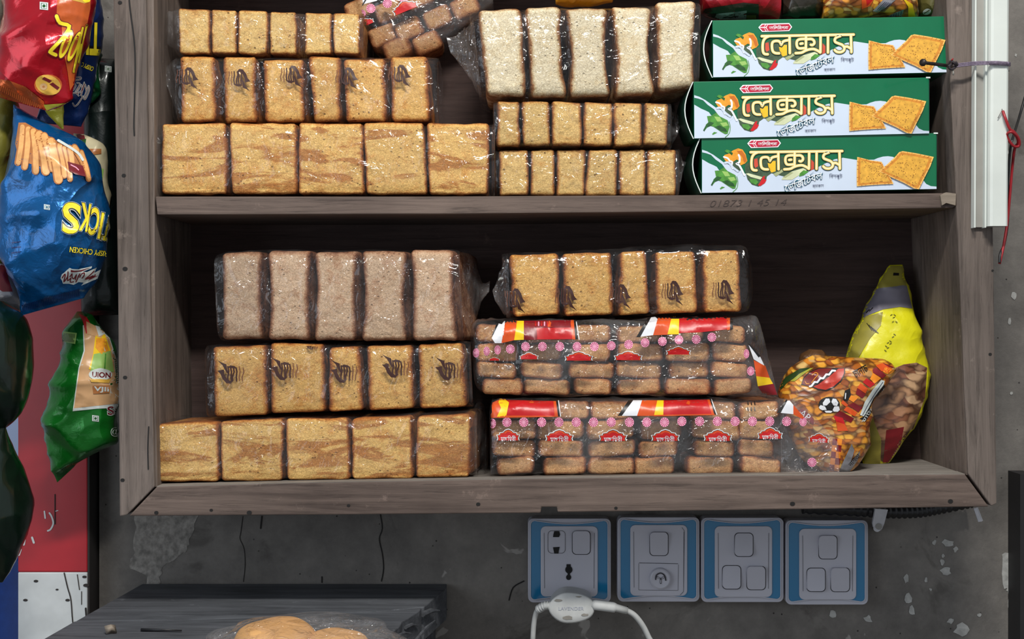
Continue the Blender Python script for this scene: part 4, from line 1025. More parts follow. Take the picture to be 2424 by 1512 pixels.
# ---------------------------------------------------------------- snack bags standing at the right of the lower bay
F_YEL = foil('bright_yellow_bag', lin(222, 216, 24), .35, 0, .05, .22)
t, sh, o = packet('noodle_snack_bag', 'tall bright yellow snack bag standing upright against the right side board', 'packet',
    [(2108, 627, 2134, 626, .125, .002), (2094, 650, 2140, 652, .115, .012), (2072, 690, 2149, 685, .108, .024), (2040, 750, 2163, 740, .098, .04), (2016, 810, 2178, 800, .09, .05), (2008, 870, 2192, 860, .086, .056), (2014, 940, 2188, 925, .086, .056), (2026, 1010, 2164, 1000, .09, .05), (2040, 1060, 2130, 1055, .10, .034), (2046, 1100, 2104, 1094, .112, .008)], F_YEL, 2.6, amp=.003, f=20, seed=71)
a = Art(sh, 7)
GRYB = plain('grey_violet_print', lin(120, 116, 128), .4); OLB = plain('olive_yellow_print', lin(150, 140, 58), .4)
a.poly([(2100, 626), (2136, 625), (2142, 655), (2146, 676), (2080, 682), (2070, 688), (2090, 655)], OLB, 1)
a.poly([(2070, 688), (2080, 682), (2146, 674), (2160, 730), (2130, 726), (2090, 732), (2050, 748), (2030, 768), (2050, 720)], GRYB, 1)
a.poly([(2000, 860), (2010, 812), (2030, 768), (2050, 748), (2090, 738), (2085, 770), (2060, 800), (2030, 850), (2012, 885), (2002, 885)], OLB, 2)
a.poly([(2090, 872), (2115, 872), (2140, 862), (2170, 858), (2195, 870), (2190, 940), (2160, 1020), (2130, 1070), (2090, 1104), (2060, 1000), (2056, 930)], NOODB, 1)
a.poly([(2098, 1018), (2140, 1010), (2130, 1060), (2106, 1098), (2090, 1100)], PDR, 2)
a.poly([(2040, 1010), (2060, 960), (2070, 1000), (2086, 1040), (2084, 1104), (2040, 1104)], OLB, 2)
a.poly([(2115, 645), (2128, 646), (2128, 652), (2114, 652)], BLACK, 2)
for k in range(4): a.stroke([(2052 + k * 5, 765 + k * 4), (2064 + k * 5, 782 + k * 2)], 1.6, BLACK, 3)
for k, (x, y) in enumerate([(2108, 746), (2116, 744), (2114, 752), (2120, 760), (2112, 762), (2116, 790), (2112, 798), (2106, 806), (2100, 812), (2096, 818), (2100, 824), (2094, 828), (2106, 814)]): a.stroke([(x, y), (x + 4, y + (3 if k % 2 else -2))], 1.6, plain('olive_ink', lin(92, 92, 20), .5), 3)
for x, y in [(2046, 720), (2052, 712), (2050, 740), (2058, 736)]: a.stroke([(x, y), (x + 8, y - 8)], 1.8, BLACK, 3)
a.build('printed_label', o)
t, sh, o = packet('noodle_snack_bag', 'orange snack bag printed with a football and red check, bulging beside the bun bag', 'packet',
    [(1925, 840, 2020, 846, .062, .002), (1890, 858, 2090, 850, .055, .02), (1860, 890, 2112, 872, .044, .04), (1848, 930, 2096, 908, .038, .05), (1852, 980, 2062, 960, .036, .052), (1868, 1030, 2056, 1020, .036, .05), (1895, 1080, 2048, 1070, .036, .046), (1930, 1108, 2024, 1108, .040, .03), (1958, 1128, 1998, 1128, .05, .003)], NOOD, 2.6, amp=.0028, f=22, seed=73)
a = Art(sh, 6)
c5 = lambda *p: [(1840 + x / 4.878, 820 + y / 4.878) for x, y in p]
LIME = plain('lime_print', lin(160, 160, 52), .4); BROWNR = plain('oxblood_print', lin(116, 32, 28), .35); BRICK = plain('brick_red_print', lin(186, 52, 36), .35); GRN = plain('forest_green_print', lin(40, 62, 26), .4)
a.poly(c5((20, 440), (100, 350), (260, 255), (380, 240), (250, 330), (120, 410), (40, 500)), GRN, 1); a.poly(c5((150, 400), (260, 310), (380, 250), (420, 245), (330, 300), (200, 400)), LIME, 2)
a.poly(c5((275, 440), (300, 360), (370, 290), (480, 245), (780, 245), (785, 300), (740, 400), (660, 470), (570, 510), (470, 500), (390, 465)), BLACK, 2)
a.poly(c5((285, 430), (310, 365), (375, 300), (480, 255), (640, 250), (560, 330), (440, 410), (360, 455)), BROWNR, 3); a.poly(c5((470, 440), (600, 340), (690, 255), (770, 252), (770, 310), (730, 390), (650, 460), (560, 500), (470, 485), (410, 460)), BRICK, 3)
a.poly(c5((355, 460), (430, 410), (560, 325), (640, 250), (710, 250), (600, 345), (470, 435), (410, 465)), BLACK, 4)
zz = [(375, 460)]
for k in range(9): zz.append((395 + k * 34, 445 - k * 22 - (14 if k % 2 else -10)))
a.stroke(c5(*zz), 4.4, PW, 5); a.stroke(c5((395, 420), (430, 370), (470, 320), (440, 300), (400, 330)), 1.5, PEP, 5, 3); a.stroke(c5((320, 400), (340, 430), (370, 425)), 1.5, PEP, 5, 3)
# check pattern
U = Vector((52, 42)); W_ = Vector((-38, 60)); O_ = Vector((1130, 240))
CH = [PDR, PO, PR, plain('amber_print', lin(236, 140, 40), .35)]
c9 = lambda *p: [(1900 + x / 8.4, 830 + y / 8.4) for x, y in p]
for q, m_ in [(((1590, 235), (1820, 325), (1830, 352), (1690, 305)), PDR), (((1450, 290), (1590, 245), (1790, 370), (1700, 450), (1560, 400)), PO), (((1640, 320), (1790, 375), (1690, 470), (1600, 420)), CH[3]), (((1390, 375), (1455, 325), (1665, 485), (1590, 550), (1400, 435)), PDR), (((1400, 440), (1560, 545), (1430, 655), (1340, 560)), CH[3]),
              (((1270, 545), (1445, 660), (1340, 735), (1195, 625)), PR), (((1150, 640), (1300, 750), (1250, 850), (1090, 740)), PO), (((1085, 740), (1255, 865), (1190, 945), (1055, 860)), PDR), (((950, 880), (1120, 920), (1010, 1025), (915, 965)), CH[3]), (((1010, 1030), (1190, 1125), (1110, 1225), (905, 1085)), PDR), (((880, 1105), (1090, 1225), (1030, 1305), (815, 1180)), PO), (((735, 1190), (1025, 1340), (960, 1430), (635, 1285)), PDR), (((800, 980), (910, 1080), (860, 1110), (760, 1040)), PO)]: a.poly(c9(*q), m_, 1)
for k in range(6):
    for j in range(2):
        x0, y0 = 640 - k * 8 + j * 55, 1060 + k * 75
        a.poly(c5((x0, y0), (x0 + 55, y0 + 8), (x0 + 48, y0 + 82), (x0 - 8, y0 + 74)), CH[(k + j) % 2 * 2 if (k + j) % 2 == 0 else 3], 1)
a.poly(c9((610, 1285), (800, 1335), (845, 1465), (665, 1405)), CHILI, 2); a.poly(c9((660, 1405), (840, 1460), (905, 1590), (700, 1600)), PO, 2)
a.poly(c5((400, 620), (420, 560), (300, 480), (420, 560)), PEP, 2)
# label strip
a.poly(c5((955, 790), (1010, 640), (1100, 500), (1200, 385), (1240, 395), (1230, 440), (1110, 600), (1050, 720), (1000, 805)), CARD, 4); a.poly(c5((1000, 805), (1050, 720), (1110, 600), (1230, 440), (1250, 460), (1180, 590), (1100, 740), (1020, 860), (950, 830)), BLACK, 3)
a.stroke(c5((985, 790), (1060, 650), (1150, 510), (1220, 410)), 1.4, INK, 5)
x, y = c5((1110, 680))[0]; a.text('মাটরভাজা', x, y, 96, 9, CARD, 5, -56)
# football
a.ell(*c5((600, 672))[0], 25.5, 19, BLACK, 5)
for q in [((525, 650), (560, 600), (600, 600), (612, 640), (570, 680), (530, 680)), ((625, 640), (640, 600), (680, 605), (705, 650), (690, 685), (650, 680)), ((480, 700), (500, 675), (550, 690), (570, 730), (520, 735), (490, 720)), ((640, 730), (660, 690), (710, 690), (722, 730), (700, 752), (650, 750)), ((545, 742), (600, 740), (640, 745), (620, 764), (560, 762))]: a.poly(c5(*q), PW, 6)
a.poly(c5((780, 510), (840, 480), (850, 560), (810, 630), (760, 610)), BLACK, 4); a.stroke(c5((790, 540), (785, 600)), 2.4, PW, 5)
x, y = c5((960, 280))[0]; a.text('চানাচ', x, y, 36, 18, BLACK, 4, -28)
a.text('AP', *c5((320, 790))[0], 26, 16, PW, 3, 40); a.poly(c5((230, 730), (300, 720), (420, 830), (420, 900), (330, 850)), PDR, 2)
a.poly(c5((700, 1470), (760, 1330), (860, 1120), (890, 1200), (850, 1330), (960, 1200), (930, 1310), (820, 1470)), F_GREY, 3); a.text('নাশতা', *c5((890, 1310))[0], 34, 9, BLACK, 4, -48)
a.build('printed_label', o)

packet('snack_packet', 'dim brown snack packet end peeping out behind the football printed bag', 'packet', [(1915, 826, 1945, 828, .128, .004), (1896, 846, 1966, 850, .120, .018), (1888, 900, 1970, 900, .116, .026), (1888, 1000, 1968, 1000, .116, .026), (1892, 1090, 1964, 1090, .120, .02)], foil('brown_foil', lin(96, 66, 40), .35, .2), 2.3, amp=.003, seed=77)

# ---------------------------------------------------------------- snack packets hanging in strips left of the cabinet
F_REDB = foil('red_foil', lin(176, 14, 32), .20, .45, .10, .2)
F_BLUE = foil('deep_blue_foil', lin(2, 86, 146), .26, .5, .14, .42)
F_NAVY = foil('navy_foil', lin(20, 44, 96), .3, .3, .1, .2)
F_GREEN = foil('leaf_green_foil', lin(20, 112, 34), .22, .4, .15, .25)
F_BOTTLE = foil('bottle_green_foil', lin(6, 26, 14), .24, .1, .3, .12)
F_BLACKG = foil('black_green_foil', lin(12, 26, 24), .35, .2, .2, .2)
F_LIME = foil('olive_yellow_foil', lin(124, 118, 44), .35, .2, .12, .2)
F_CREAM = foil('cream_foil', lin(206, 196, 160), .4, .1, .12, .2)
F_COPPER = foil('copper_crimp', lin(196, 92, 44), .25, .6, .2, .5)
LEMON = plain('lemon_print', lin(248, 226, 50), .3, 0, .04); FRY = plain('fried_stick_print', lin(226, 168, 104), .35, 0, .18, 120); FRYD = plain('fried_stick_shade_print', lin(176, 112, 62), .35, 0, .18, 120); MAROON = plain('maroon_print', lin(110, 28, 36), .35)
TANC = plain('tan_coin_print', lin(200, 160, 110), .4); ORB = plain('orange_brown_print', lin(196, 92, 40), .32, 0, .15, 60); COIN = plain('gold_coin_print', lin(216, 170, 72), .35, 0, .15, 90)
HG = 'snack packets hanging in strips beside the cabinet'
def crimp(art, pts, wd, mat, n, layer=2):
    """fine pressed lines along a sealed edge: pts = (x0,y0,x1,y1) run"""
    x0, y0, x1, y1, dx, dy = pts
    for k in range(n):
        t = k / (n - 1); x = x0 + (x1 - x0) * t; y = y0 + (y1 - y0) * t
        art.stroke([(x, y), (x + dx, y + dy)], wd, mat, layer)
def vegmark(a, x, y, r=9, layer=3, dot=None):
    a.poly([(x - r, y - r), (x + r, y - r + 2), (x + r, y + r), (x - r, y + r - 2)], CARD, layer); a.poly([(x - r * .7, y - r * .7), (x + r * .7, y - r * .7 + 1), (x + r * .7, y + r * .7), (x - r * .7, y + r * .7 - 1)], dot or LEAFD, layer + 1)
    a.poly([(x - r * .55, y - r * .55), (x + r * .55, y - r * .55), (x + r * .55, y + r * .55), (x - r * .55, y + r * .55)], CARD, layer + 2); a.ell(x, y, r * .38, r * .38, dot or LEAFD, layer + 3, 0, 10)
# black-green strip behind everything
t, sh, o = packet('snack_packet', 'blackish green snack packet hanging deepest, against the cabinet side', 'packet', [(214, 138, 272, 140, .10, .004), (208, 170, 277, 172, .085, .03), (204, 300, 279, 300, .078, .044), (200, 500, 282, 500, .078, .044), (196, 700, 283, 700, .085, .03), (194, 748, 283, 745, .10, .004)], F_BLACKG, 2.4, amp=.002, seed=81)
a = Art(sh, 6); vegmark(a, 256, 163, 8, 1); a.build('printed_label', o)
t, sh, o = packet('snack_packet', 'small dark green snack packet peeping out behind the navy packet at the top', 'packet', [(170, 60, 226, 66, .072, .006), (168, 120, 234, 128, .062, .024), (166, 190, 238, 200, .06, .028), (176, 232, 238, 222, .07, .01), (190, 250, 216, 244, .074, .002)], foil('dark_green_foil', lin(14, 84, 44), .25, .35), 2.2, amp=.003, seed=82)
# navy bag behind the red one
t, sh, o = packet('snack_packet', 'navy blue snack packet with upside-down yellow capitals, hanging behind the red packet', 'packet', [(100, -70, 226, -60, .03, .03), (110, 0, 232, 0, .02, .048), (118, 70, 241, 80, .02, .05), (112, 150, 226, 150, .02, .05), (104, 220, 212, 220, .026, .04), (92, 262, 202, 268, .038, .02), (84, 290, 192, 300, .046, .003)], F_NAVY, 2.3, amp=.0022, seed=83)
a = Art(sh, 6)
for m_, of, ly in ((BLACK, .07, 1), (LEMON, .03, 2)):
    a.text('TI', 222, 92, 38, 78, m_, ly, 184, of, -.1)
a.text('CRISPY C', 207, 158, 30, 11, LEMON, 2, 203, .02); c7 = lambda *p: [(60 + x / 8.895, 150 + y / 8.895) for x, y in p]
for q in [((1060, 290), (1165, 295), (1150, 340), (1040, 350)), ((1020, 410), (1060, 470), (1010, 560)), ((1090, 410), (1150, 440), (1060, 590)), ((1180, 450), (1190, 560), (1090, 630), (1150, 480)), ((1240, 400), (1200, 560), (1165, 690), (1250, 440), (1280, 560)), ((1330, 470), (1345, 560), (1270, 740), (1240, 720), (1320, 500)), ((1215, 690), (1110, 850), (1040, 900), (1000, 840)), ((960, 640), (1060, 620), (1120, 680))]:
    a.stroke(c7(*q), 3.6, CARD, 2, 4); a.stroke(c7(*q), 1.3, MAROON, 3, 4)
a.build('printed_label', o)
# red bag
t, sh, o = packet('snack_packet', 'glossy red snack packet with upside-down yellow lettering, top of the hanging strip', 'packet', [(14, -80, 216, -70, -.03, .04), (14, 0, 216, 0, -.04, .06), (12, 60, 206, 60, -.042, .064), (4, 110, 196, 120, -.042, .064), (-4, 160, 184, 170, -.038, .056), (-12, 205, 170, 215, -.03, .038), (-16, 222, 160, 240, -.022, .016), (-4, 230, 110, 262, -.016, .002)], F_REDB, 2.3, amp=.0045, f=17, seed=85)
a = Art(sh, 6)
a.poly([(138, -40), (215, -40), (214, 20), (206, 60), (196, 120), (180, 190), (166, 215), (160, 170), (150, 120), (146, 60), (134, 30)], ORB, 1)
a.poly([(160, -20), (214, -20), (213, 4), (200, 8), (170, 0)], COIN, 2); a.ell(205, 0, 9, 6, LEMON, 3)
def zed(x, y, w, h, m_, wd, ly):
    a.stroke([(x - w, y - h), (x - w * .8, y - h * .62), (x + w * .7, y - h * .5), (x - w * .4, y + h * .7), (x - w, y + h * .85)], wd, m_, ly, 3)
for m_, wd, ly in ((MAROON, 12, 4), (LEMON, 8.5, 5)):
    a.stroke([(134, 38), (142, 54), (164, 62), (150, 88), (122, 118), (120, 124), (132, 130)], wd, m_, ly, 3)
for cx_, cy_, rx, ry in [(156, 104, 10, 36), (176, 110, 9, 38)]:
    a.ell(cx_, cy_, rx + 2.5, ry + 2.5, MAROON, 4, 22); a.ell(cx_, cy_, rx, ry, LEMON, 5, 22); a.ell(cx_, cy_, rx * .42, ry * .68, ORB, 6, 22)
for m_, wd, ly in ((MAROON, 8, 4), (LEMON, 5, 5)): a.stroke([(206, 60), (186, 150), (194, 104), (174, 172), (196, 66)], wd, m_, ly)
a.ell(114, 201, 33, 25, ORB, 2); a.ell(114, 201, 31, 23, COIN, 3, 20); a.poly([(99, 187), (105, 182), (123, 191), (117, 196)], MAROON, 4); a.poly([(117, 199), (125, 195), (141, 207), (136, 213)], MAROON, 4); a.ell(103, 205, 9, 8, TANC, 4); a.ell(103, 205, 3, 2.4, FRYD, 5)
av = Art(sh, 6); vegmark(av, 104, 14, 10, 2); av.build('vegetarian_mark', o)
a.poly([(-16, 186), (20, 190), (60, 205), (104, 240), (108, 262), (-16, 234)], F_COPPER, 1); crimp(a, (-10, 195, 95, 250, -2, 12), 2.2, ORB, 24)
a.poly([(103, 248), (158, 244), (150, 262), (110, 262)], LIME, 2)
a.build('printed_label', o)
# yellow-green tail below
t, sh, o = packet('snack_packet', 'small lemon yellow packet end hanging under the red packet', 'packet', [(104, 236, 152, 232, .012, .004), (106, 258, 150, 256, .010, .008), (120, 278, 150, 276, .012, .005), (146, 306, 151, 305, .014, .001)], foil('lemon_foil', lin(214, 206, 60), .3, .1), 2.2, amp=.0015, seed=86)
# cream bag behind the blue bag
t, sh, o = packet('snack_packet', 'cream and green snack packet half hidden behind the bright blue packet', 'packet', [(176, 316, 200, 318, .075, .003), (178, 350, 240, 340, .066, .018), (180, 400, 252, 390, .062, .026), (182, 470, 258, 460, .06, .03), (182, 540, 256, 540, .066, .02), (190, 600, 246, 600, .074, .004)], F_CREAM, 2.3, amp=.002, seed=87)
a = Art(sh, 6); a.poly([(180, 318), (198, 316), (202, 330), (190, 345)], MAROON, 1); a.poly([(192, 330), (204, 328), (200, 360), (194, 352)], LEAFD, 1); a.poly([(230, 395), (246, 400), (240, 450), (232, 430)], LEAFL, 1); a.stroke([(232, 446), (236, 460), (246, 458), (238, 446)], 3, CARD, 2); a.poly([(204, 352), (240, 352), (240, 364), (206, 368)], FRYD, 1); a.build('printed_label', o)
# olive strip at the far left
t, sh, o = packet('snack_packet', 'olive yellow snack packet at the left edge, behind the blue packet', 'packet', [(-40, 200, 34, 214, .02, .02), (-44, 260, 44, 262, .01, .044), (-44, 340, 36, 345, .008, .05), (-44, 450, 14, 455, .008, .05), (-44, 600, 20, 610, .012, .04), (-40, 690, 40, 700, .03, .004)], F_LIME, 2.3, amp=.002, seed=88)
# pale grey packet in the very corner
t, sh, o = packet('snack_packet', 'pale grey green packet at the top left corner beside the red packet', 'packet', [(-40, -60, 16, -60, .0, .03), (-44, 0, 18, 0, -.004, .04), (-44, 90, 15, 80, -.004, .04), (-40, 150, 4, 150, .004, .02), (-30, 180, -4, 180, .01, .003)], foil('pale_grey_foil', lin(150, 168, 150), .3, .3), 2.3, amp=.003, seed=89)
# bright blue bag
t, sh, o = packet('snack_packet', 'bright blue snack packet with upside-down yellow lettering and golden stick pictures', 'packet',
    [(34, 248, 120, 300, .002, .002), (33, 262, 176, 322, -.006, .018), (28, 310, 200, 350, -.022, .048), (20, 360, 220, 380, -.032, .066), (10, 430, 238, 440, -.038, .076), (5, 520, 250, 520, -.04, .08), (10, 600, 254, 590, -.038, .076), (22, 650, 244, 640, -.03, .06), (36, 700, 228, 668, -.016, .034), (44, 730, 205, 688, -.006, .012), (46, 748, 196, 706, .0, .002)], F_BLUE, 2.3, amp=.0052, f=16, seed=92)
a = Art(sh, 6)
a.poly([(44, 290), (60, 290), (130, 330), (190, 362), (204, 392), (200, 405), (150, 405), (80, 390), (46, 380), (36, 340)], FRYD, 1)
for i, (x0, y0, x1, y1, w_, h_) in enumerate([(52, 300, 42, 385, 9, 0), (66, 305, 58, 395, 10, 0), (78, 310, 84, 405, 11, 0), (92, 318, 108, 405, 15, 0), (104, 322, 124, 398, 13, 0), (120, 335, 138, 425, 16, 0), (140, 345, 152, 415, 9, 0), (152, 350, 166, 424, 7, 0), (176, 348, 204, 400, 9, 0), (192, 360, 210, 424, 6, 0), (164, 350, 170, 400, 9, 0)]):
    a.stroke([(x0, y0), ((x0 + x1) / 2 + 2, (y0 + y1) / 2), (x1, y1)], w_ + 7, FRYD, 1 + i, 3); a.stroke([(x0 + 1, y0), ((x0 + x1) / 2 + 3, (y0 + y1) / 2), (x1 + 1, y1)], w_ + 2, FRY, 2 + i, 3)
a.poly([(160, 382), (196, 392), (204, 418), (178, 412), (164, 404)], MAROON, 14); a.stroke([(168, 390), (180, 396), (186, 402)], 2.4, PPK, 15)
a.stroke([(138, 332), (160, 345), (185, 362), (196, 378)], 6, CARD, 15, 3)
av = Art(sh, 6); vegmark(av, 111, 490, 7, 2, BLUE_T); av.build('vegetarian_mark', o)
for m_, of, ly in ((CARD, .12, 12), (BLACK, .09, 13), (LEMON, .04, 14)):
    for ch, x, y, ww, hh, an in [('S', 168, 516, 44, 74, 188), ('K', 200, 514, 24, 66, 190), ('C', 223, 524, 22, 66, 191), ('I', 239, 534, 8, 62, 192), ('T', 254, 540, 18, 60, 193)]: a.text(ch, x, y, ww + (of - .04) * 60, hh + (of - .04) * 60, m_, ly, an, of * .5, -.06)
a.text('CRISPY CHICKEN', 214, 596, 100, 15, BLACK, 12, 187, .05); a.text('CRISPY CHICKEN', 214, 596, 98, 13, LEMON, 13, 187, .012)
c8 = lambda *p: [(120 + x / 15.12, 600 + y / 15.12) for x, y in p]
a.poly(c8((350, 880), (400, 740), (500, 670), (570, 600), (680, 510), (760, 550), (1000, 560), (1480, 455), (1460, 525), (1150, 650), (1300, 660), (1650, 500), (1560, 690), (1795, 570), (1700, 830), (1680, 890), (1090, 1150), (1180, 1040), (1000, 1020), (820, 1120), (650, 1080), (440, 1080), (410, 980)), CARD, 12)
a.poly(c8((715, 585), (850, 615), (1000, 610), (1420, 505), (1100, 635), (900, 665), (720, 670)), MAROON, 13); a.poly(c8((1180, 960), (1360, 840), (1650, 720), (1590, 800), (1700, 790), (1330, 970), (1400, 900)), MAROON, 13)
for q in [((410, 870), (500, 740), (515, 800), (470, 1010), (600, 830), (620, 640), (600, 970)), ((690, 830), (760, 730), (765, 850), (830, 900), (920, 760), (880, 940)), ((970, 850), (1040, 730), (900, 1020)), ((1040, 850), (1100, 740), (1200, 690), (1190, 800), (1120, 880)), ((640, 960), (720, 880), (700, 1020), (820, 1010)), ((1250, 900), (1420, 760), (1560, 620))]: a.stroke(c8(*q), 2.6, MAROON, 13, 4)
crimp(a, (52, 722, 186, 684, 2, 16), 2, F_NAVY, 34)
for k in range(3):
    av = Art(sh, 6); av.stroke([(28, 574 + k * 12), (48, 572 + k * 12)], 2.4, F_NAVY, 2); av.build('printed_line', o)
a.build('printed_label', o)
# green bag with picture panel
t, sh, o = packet('snack_packet', 'green snack packet with a tan picture panel hanging against the red post', 'packet',
    [(183, 737, 196, 737, .075, .002), (172, 756, 214, 752, .062, .02), (154, 800, 256, 795, .05, .044), (138, 860, 276, 850, .044, .056), (122, 930, 281, 925, .042, .06), (108, 1000, 282, 995, .044, .056), (110, 1050, 270, 1045, .05, .046), (122, 1095, 214, 1075, .058, .028), (130, 1120, 182, 1096, .066, .012), (136, 1141, 174, 1106, .072, .002)], F_GREEN, 2.3, amp=.005, f=18, seed=95)
a = Art(sh, 6)
TAN = plain('tan_picture_print', lin(206, 162, 116), .35, 0, .1, 50)
a.poly([(196, 770), (212, 764), (240, 780), (260, 800), (276, 850), (284, 930), (280, 965), (230, 967), (172, 973), (186, 870), (198, 830)], CARD, 1); a.poly([(198, 772), (212, 768), (240, 782), (258, 800), (274, 850), (282, 930), (279, 955), (230, 960), (175, 966), (188, 872), (201, 830)], TAN, 2)
a.poly([(186, 742), (205, 750), (218, 772), (204, 790), (196, 760)], PR, 3); a.poly([(204, 760), (232, 774), (248, 786), (240, 800), (206, 790)], TAN, 4)
a.poly([(226, 770), (246, 776), (248, 790), (234, 796)], CARD, 5); a.poly([(226, 795), (248, 790), (262, 830), (264, 880), (210, 874), (220, 840)], PY, 4); a.poly([(228, 800), (250, 800), (258, 830), (240, 838), (226, 822)], PEP, 5); a.poly([(222, 838), (262, 830), (270, 880), (214, 878)], LEAFL, 5); a.stroke([(250, 838), (248, 872)], 3, LEAF, 6)
a.ell(238, 886, 28, 14, CARD, 6); a.text('UiON', 240, 887, 44, 13, MAROON, 7, 3, .03); a.ell(238, 876, 12, 5, CARD, 6); a.poly([(212, 896), (262, 898), (258, 906), (216, 904)], COIN, 7); a.poly([(219, 913), (260, 912), (259, 930), (221, 932)], FRYD, 6); a.text('VJII', 240, 922, 36, 14, CARD, 7, 3, .03)
av = Art(sh, 6); vegmark(av, 226, 990, 8, 3); av.build('vegetarian_mark', o)
a.poly([(246, 790 + 30), (250, 830), (248, 832)], CARD, 6)
a.text('S:I', 270, 971, 34, 24, CARD, 4, -4, .07); a.text('S:I', 270, 971, 31, 20, MAROON, 5, -4, .02); a.text('@', 272, 1022, 20, 22, CARD, 4, 0, .0)
a.poly([(150, 784), (182, 788), (178, 814), (146, 808)], LEAFL, 3); crimp(a, (150, 788, 176, 790, -2, 20), 1.2, BLACK, 9, 4)
crimp(a, (134, 1122, 170, 1096, 3, 14), 1.8, LEAFD, 14, 3)
a.build('printed_label', o)
# two bottle-green bags at the left edge and the end of a silver one
packet('snack_packet', 'upper of two bottle green glossy packets bulging in at the left edge', 'packet', [(-70, 706, 8, 712, -.03, .03), (-80, 740, 44, 745, -.05, .07), (-84, 800, 66, 805, -.06, .09), (-84, 870, 70, 875, -.06, .09), (-80, 940, 58, 945, -.05, .07), (-70, 990, 34, 992, -.03, .03), (-60, 1012, 10, 1016, -.016, .004)], F_BOTTLE, 2.2, amp=.0016, f=16, seed=97)
packet('snack_packet', 'lower of two bottle green glossy packets bulging in at the left edge', 'packet', [(-60, 1006, 14, 1010, -.02, .01), (-70, 1050, 26, 1055, -.036, .04), (-80, 1110, 46, 1115, -.05, .07), (-84, 1190, 68, 1195, -.056, .085), (-84, 1260, 60, 1265, -.05, .07), (-76, 1320, 36, 1325, -.036, .04), (-60, 1372, 6, 1378, -.02, .004)], F_BOTTLE, 2.2, amp=.0016, f=16, seed=98)
t, sh, o = packet('snack_packet', 'silver and maroon packet end beneath the blue packet at the left edge', 'packet', [(-40, 618, 14, 625, .012, .02), (-40, 650, 30, 652, .006, .03), (-36, 690, 46, 685, .006, .03), (-20, 716, 52, 720, .012, .012), (10, 736, 48, 744, .018, .002)], F_GREY, 2.3, amp=.004, f=20, seed=99)
a = Art(sh, 6); a.poly([(-40, 618), (14, 625), (20, 660), (30, 690), (6, 690), (-40, 660)], MAROON, 1); a.build('printed_label', o)

# ---------------------------------------------------------------- cable trunking, nail, cords, wires
PVC = plain('old_white_pvc', lin(206, 212, 206), .4, 0, .04, 30); PVCG = plain('greyed_pvc', lin(150, 148, 142), .5, 0, .1, 30)
t = thing('cable_trunking', 'white plastic cable trunking fixed upright over the right cabinet stile', 'cable trunking', P(2345, 540, -.008))
MB().prism([(2309, -200), (2340, -200), (2336, 538), (2305, 538)], -.004, -.0005, PVCG).build('trunking_base', t, False, bevel=.0004)
m = MB()
for x in (2309, 2334): m.prism([(x, -200), (x + 4, -200), (x + 1, 539), (x - 3, 539)], -.010, -.0005, PVC)
m.build('trunking_rail', t, False, bevel=.0004)
prof = [(0, 0), (0, -.014), (.0012, -.0165), (.0035, -.018), (.0165, -.018), (.0185, -.0165), (.0195, -.014), (.0195, 0)]
x0, z0, x1, z1 = P(2338, 0, -.01).x, P(0, -200, -.01).z, P(2334, 0, -.01).x, P(0, 536, -.01).z
V = [Vector((x0 + u, v - .0005, z0)) for u, v in prof] + [Vector((x1 + u, v - .0005, z1)) for u, v in prof]; n = len(prof)
MB().add(V, [(i, (i + 1) % n, n + (i + 1) % n, n + i) for i in range(n)] + [tuple(range(n)), tuple(reversed(range(n, 2 * n)))], PVC).build('trunking_cover', t, False)
IRON = plain('rusty_iron', lin(54, 48, 46), .5, .7, .3, 90); CORDV = plain('mauve_cord', lin(118, 106, 124), .85, 0, .35, 500); REDP = plain('red_wire_sheath', lin(150, 26, 34), .4); BLKW = plain('black_wire_sheath', lin(22, 22, 24), .4)
t = thing('nail', 'long iron nail driven into the right stile beside the topmost green box', 'nail', P(2243, 158, -.02))
pt = [P(2252, 157, -.002), P(2240, 155, -.016), P(2185, 148, -.05)]
MB().tube([P(2262, 158, .012)] + pt, .0017, IRON, 10).build('nail_shank', t)
d_ = (pt[2] - pt[1]).normalized(); MB().tube([pt[2] - d_ * .0004, pt[2] + d_ * .0014], [.0036, .0033], IRON, 14).build('nail_head', t)
m = MB()
path = [P(2244, 148, -.014), P(2250, 158, -.022), P(2262, 160, -.018), P(2262, 150, -.012), P(2270, 147, -.014)]
for dz in (-3.2, 0, 3.2):
    m.tube([Vector(q) for q in spline([tuple(P(2258, 156 + dz, -.014)), tuple(P(2280, 153 + dz, -.016)), tuple(P(2308, 150 + dz, -.014)), tuple(P(2336, 149 + dz * .9, -.0195)), tuple(P(2360, 149 + dz, -.0206)), tuple(P(2384, 151 + dz, -.0195)), tuple(P(2389, 152 + dz, -.012)), tuple(P(2391, 152 + dz, 0))], 6)], .00075, CORDV, 8)
for k in range(14):
    x = 2342 + k * 3.4; m.tube([P(x, 146, -.0213), P(x + 1.5, 149.5, -.0222), P(x + 1, 154, -.0213)], .0005, CORDV, 6)
knot = [(2246, 152), (2250, 145), (2258, 148), (2262, 158), (2252, 164), (2246, 158), (2256, 150), (2266, 154), (2262, 146)]
m.tube([Vector(q) for q in spline([tuple(P(x, y, -.018 - .002 * (i % 3))) for i, (x, y) in enumerate(knot)], 5)], .0012, plain('dark_twine', lin(50, 44, 48), .8), 8)
m.tube([P(2254, 148, -.02), P(2253, 142, -.022), P(2256, 139, -.024)], .0008, REDP, 6); m.tube([P(2255, 166, -.018), P(2257, 172, -.018), P(2256, 178, -.017)], .0008, PVCG, 6)
mark(m.build('tie_cord'), 'mauve cord tied from the nail around the white trunking', 'cord')
m = MB()
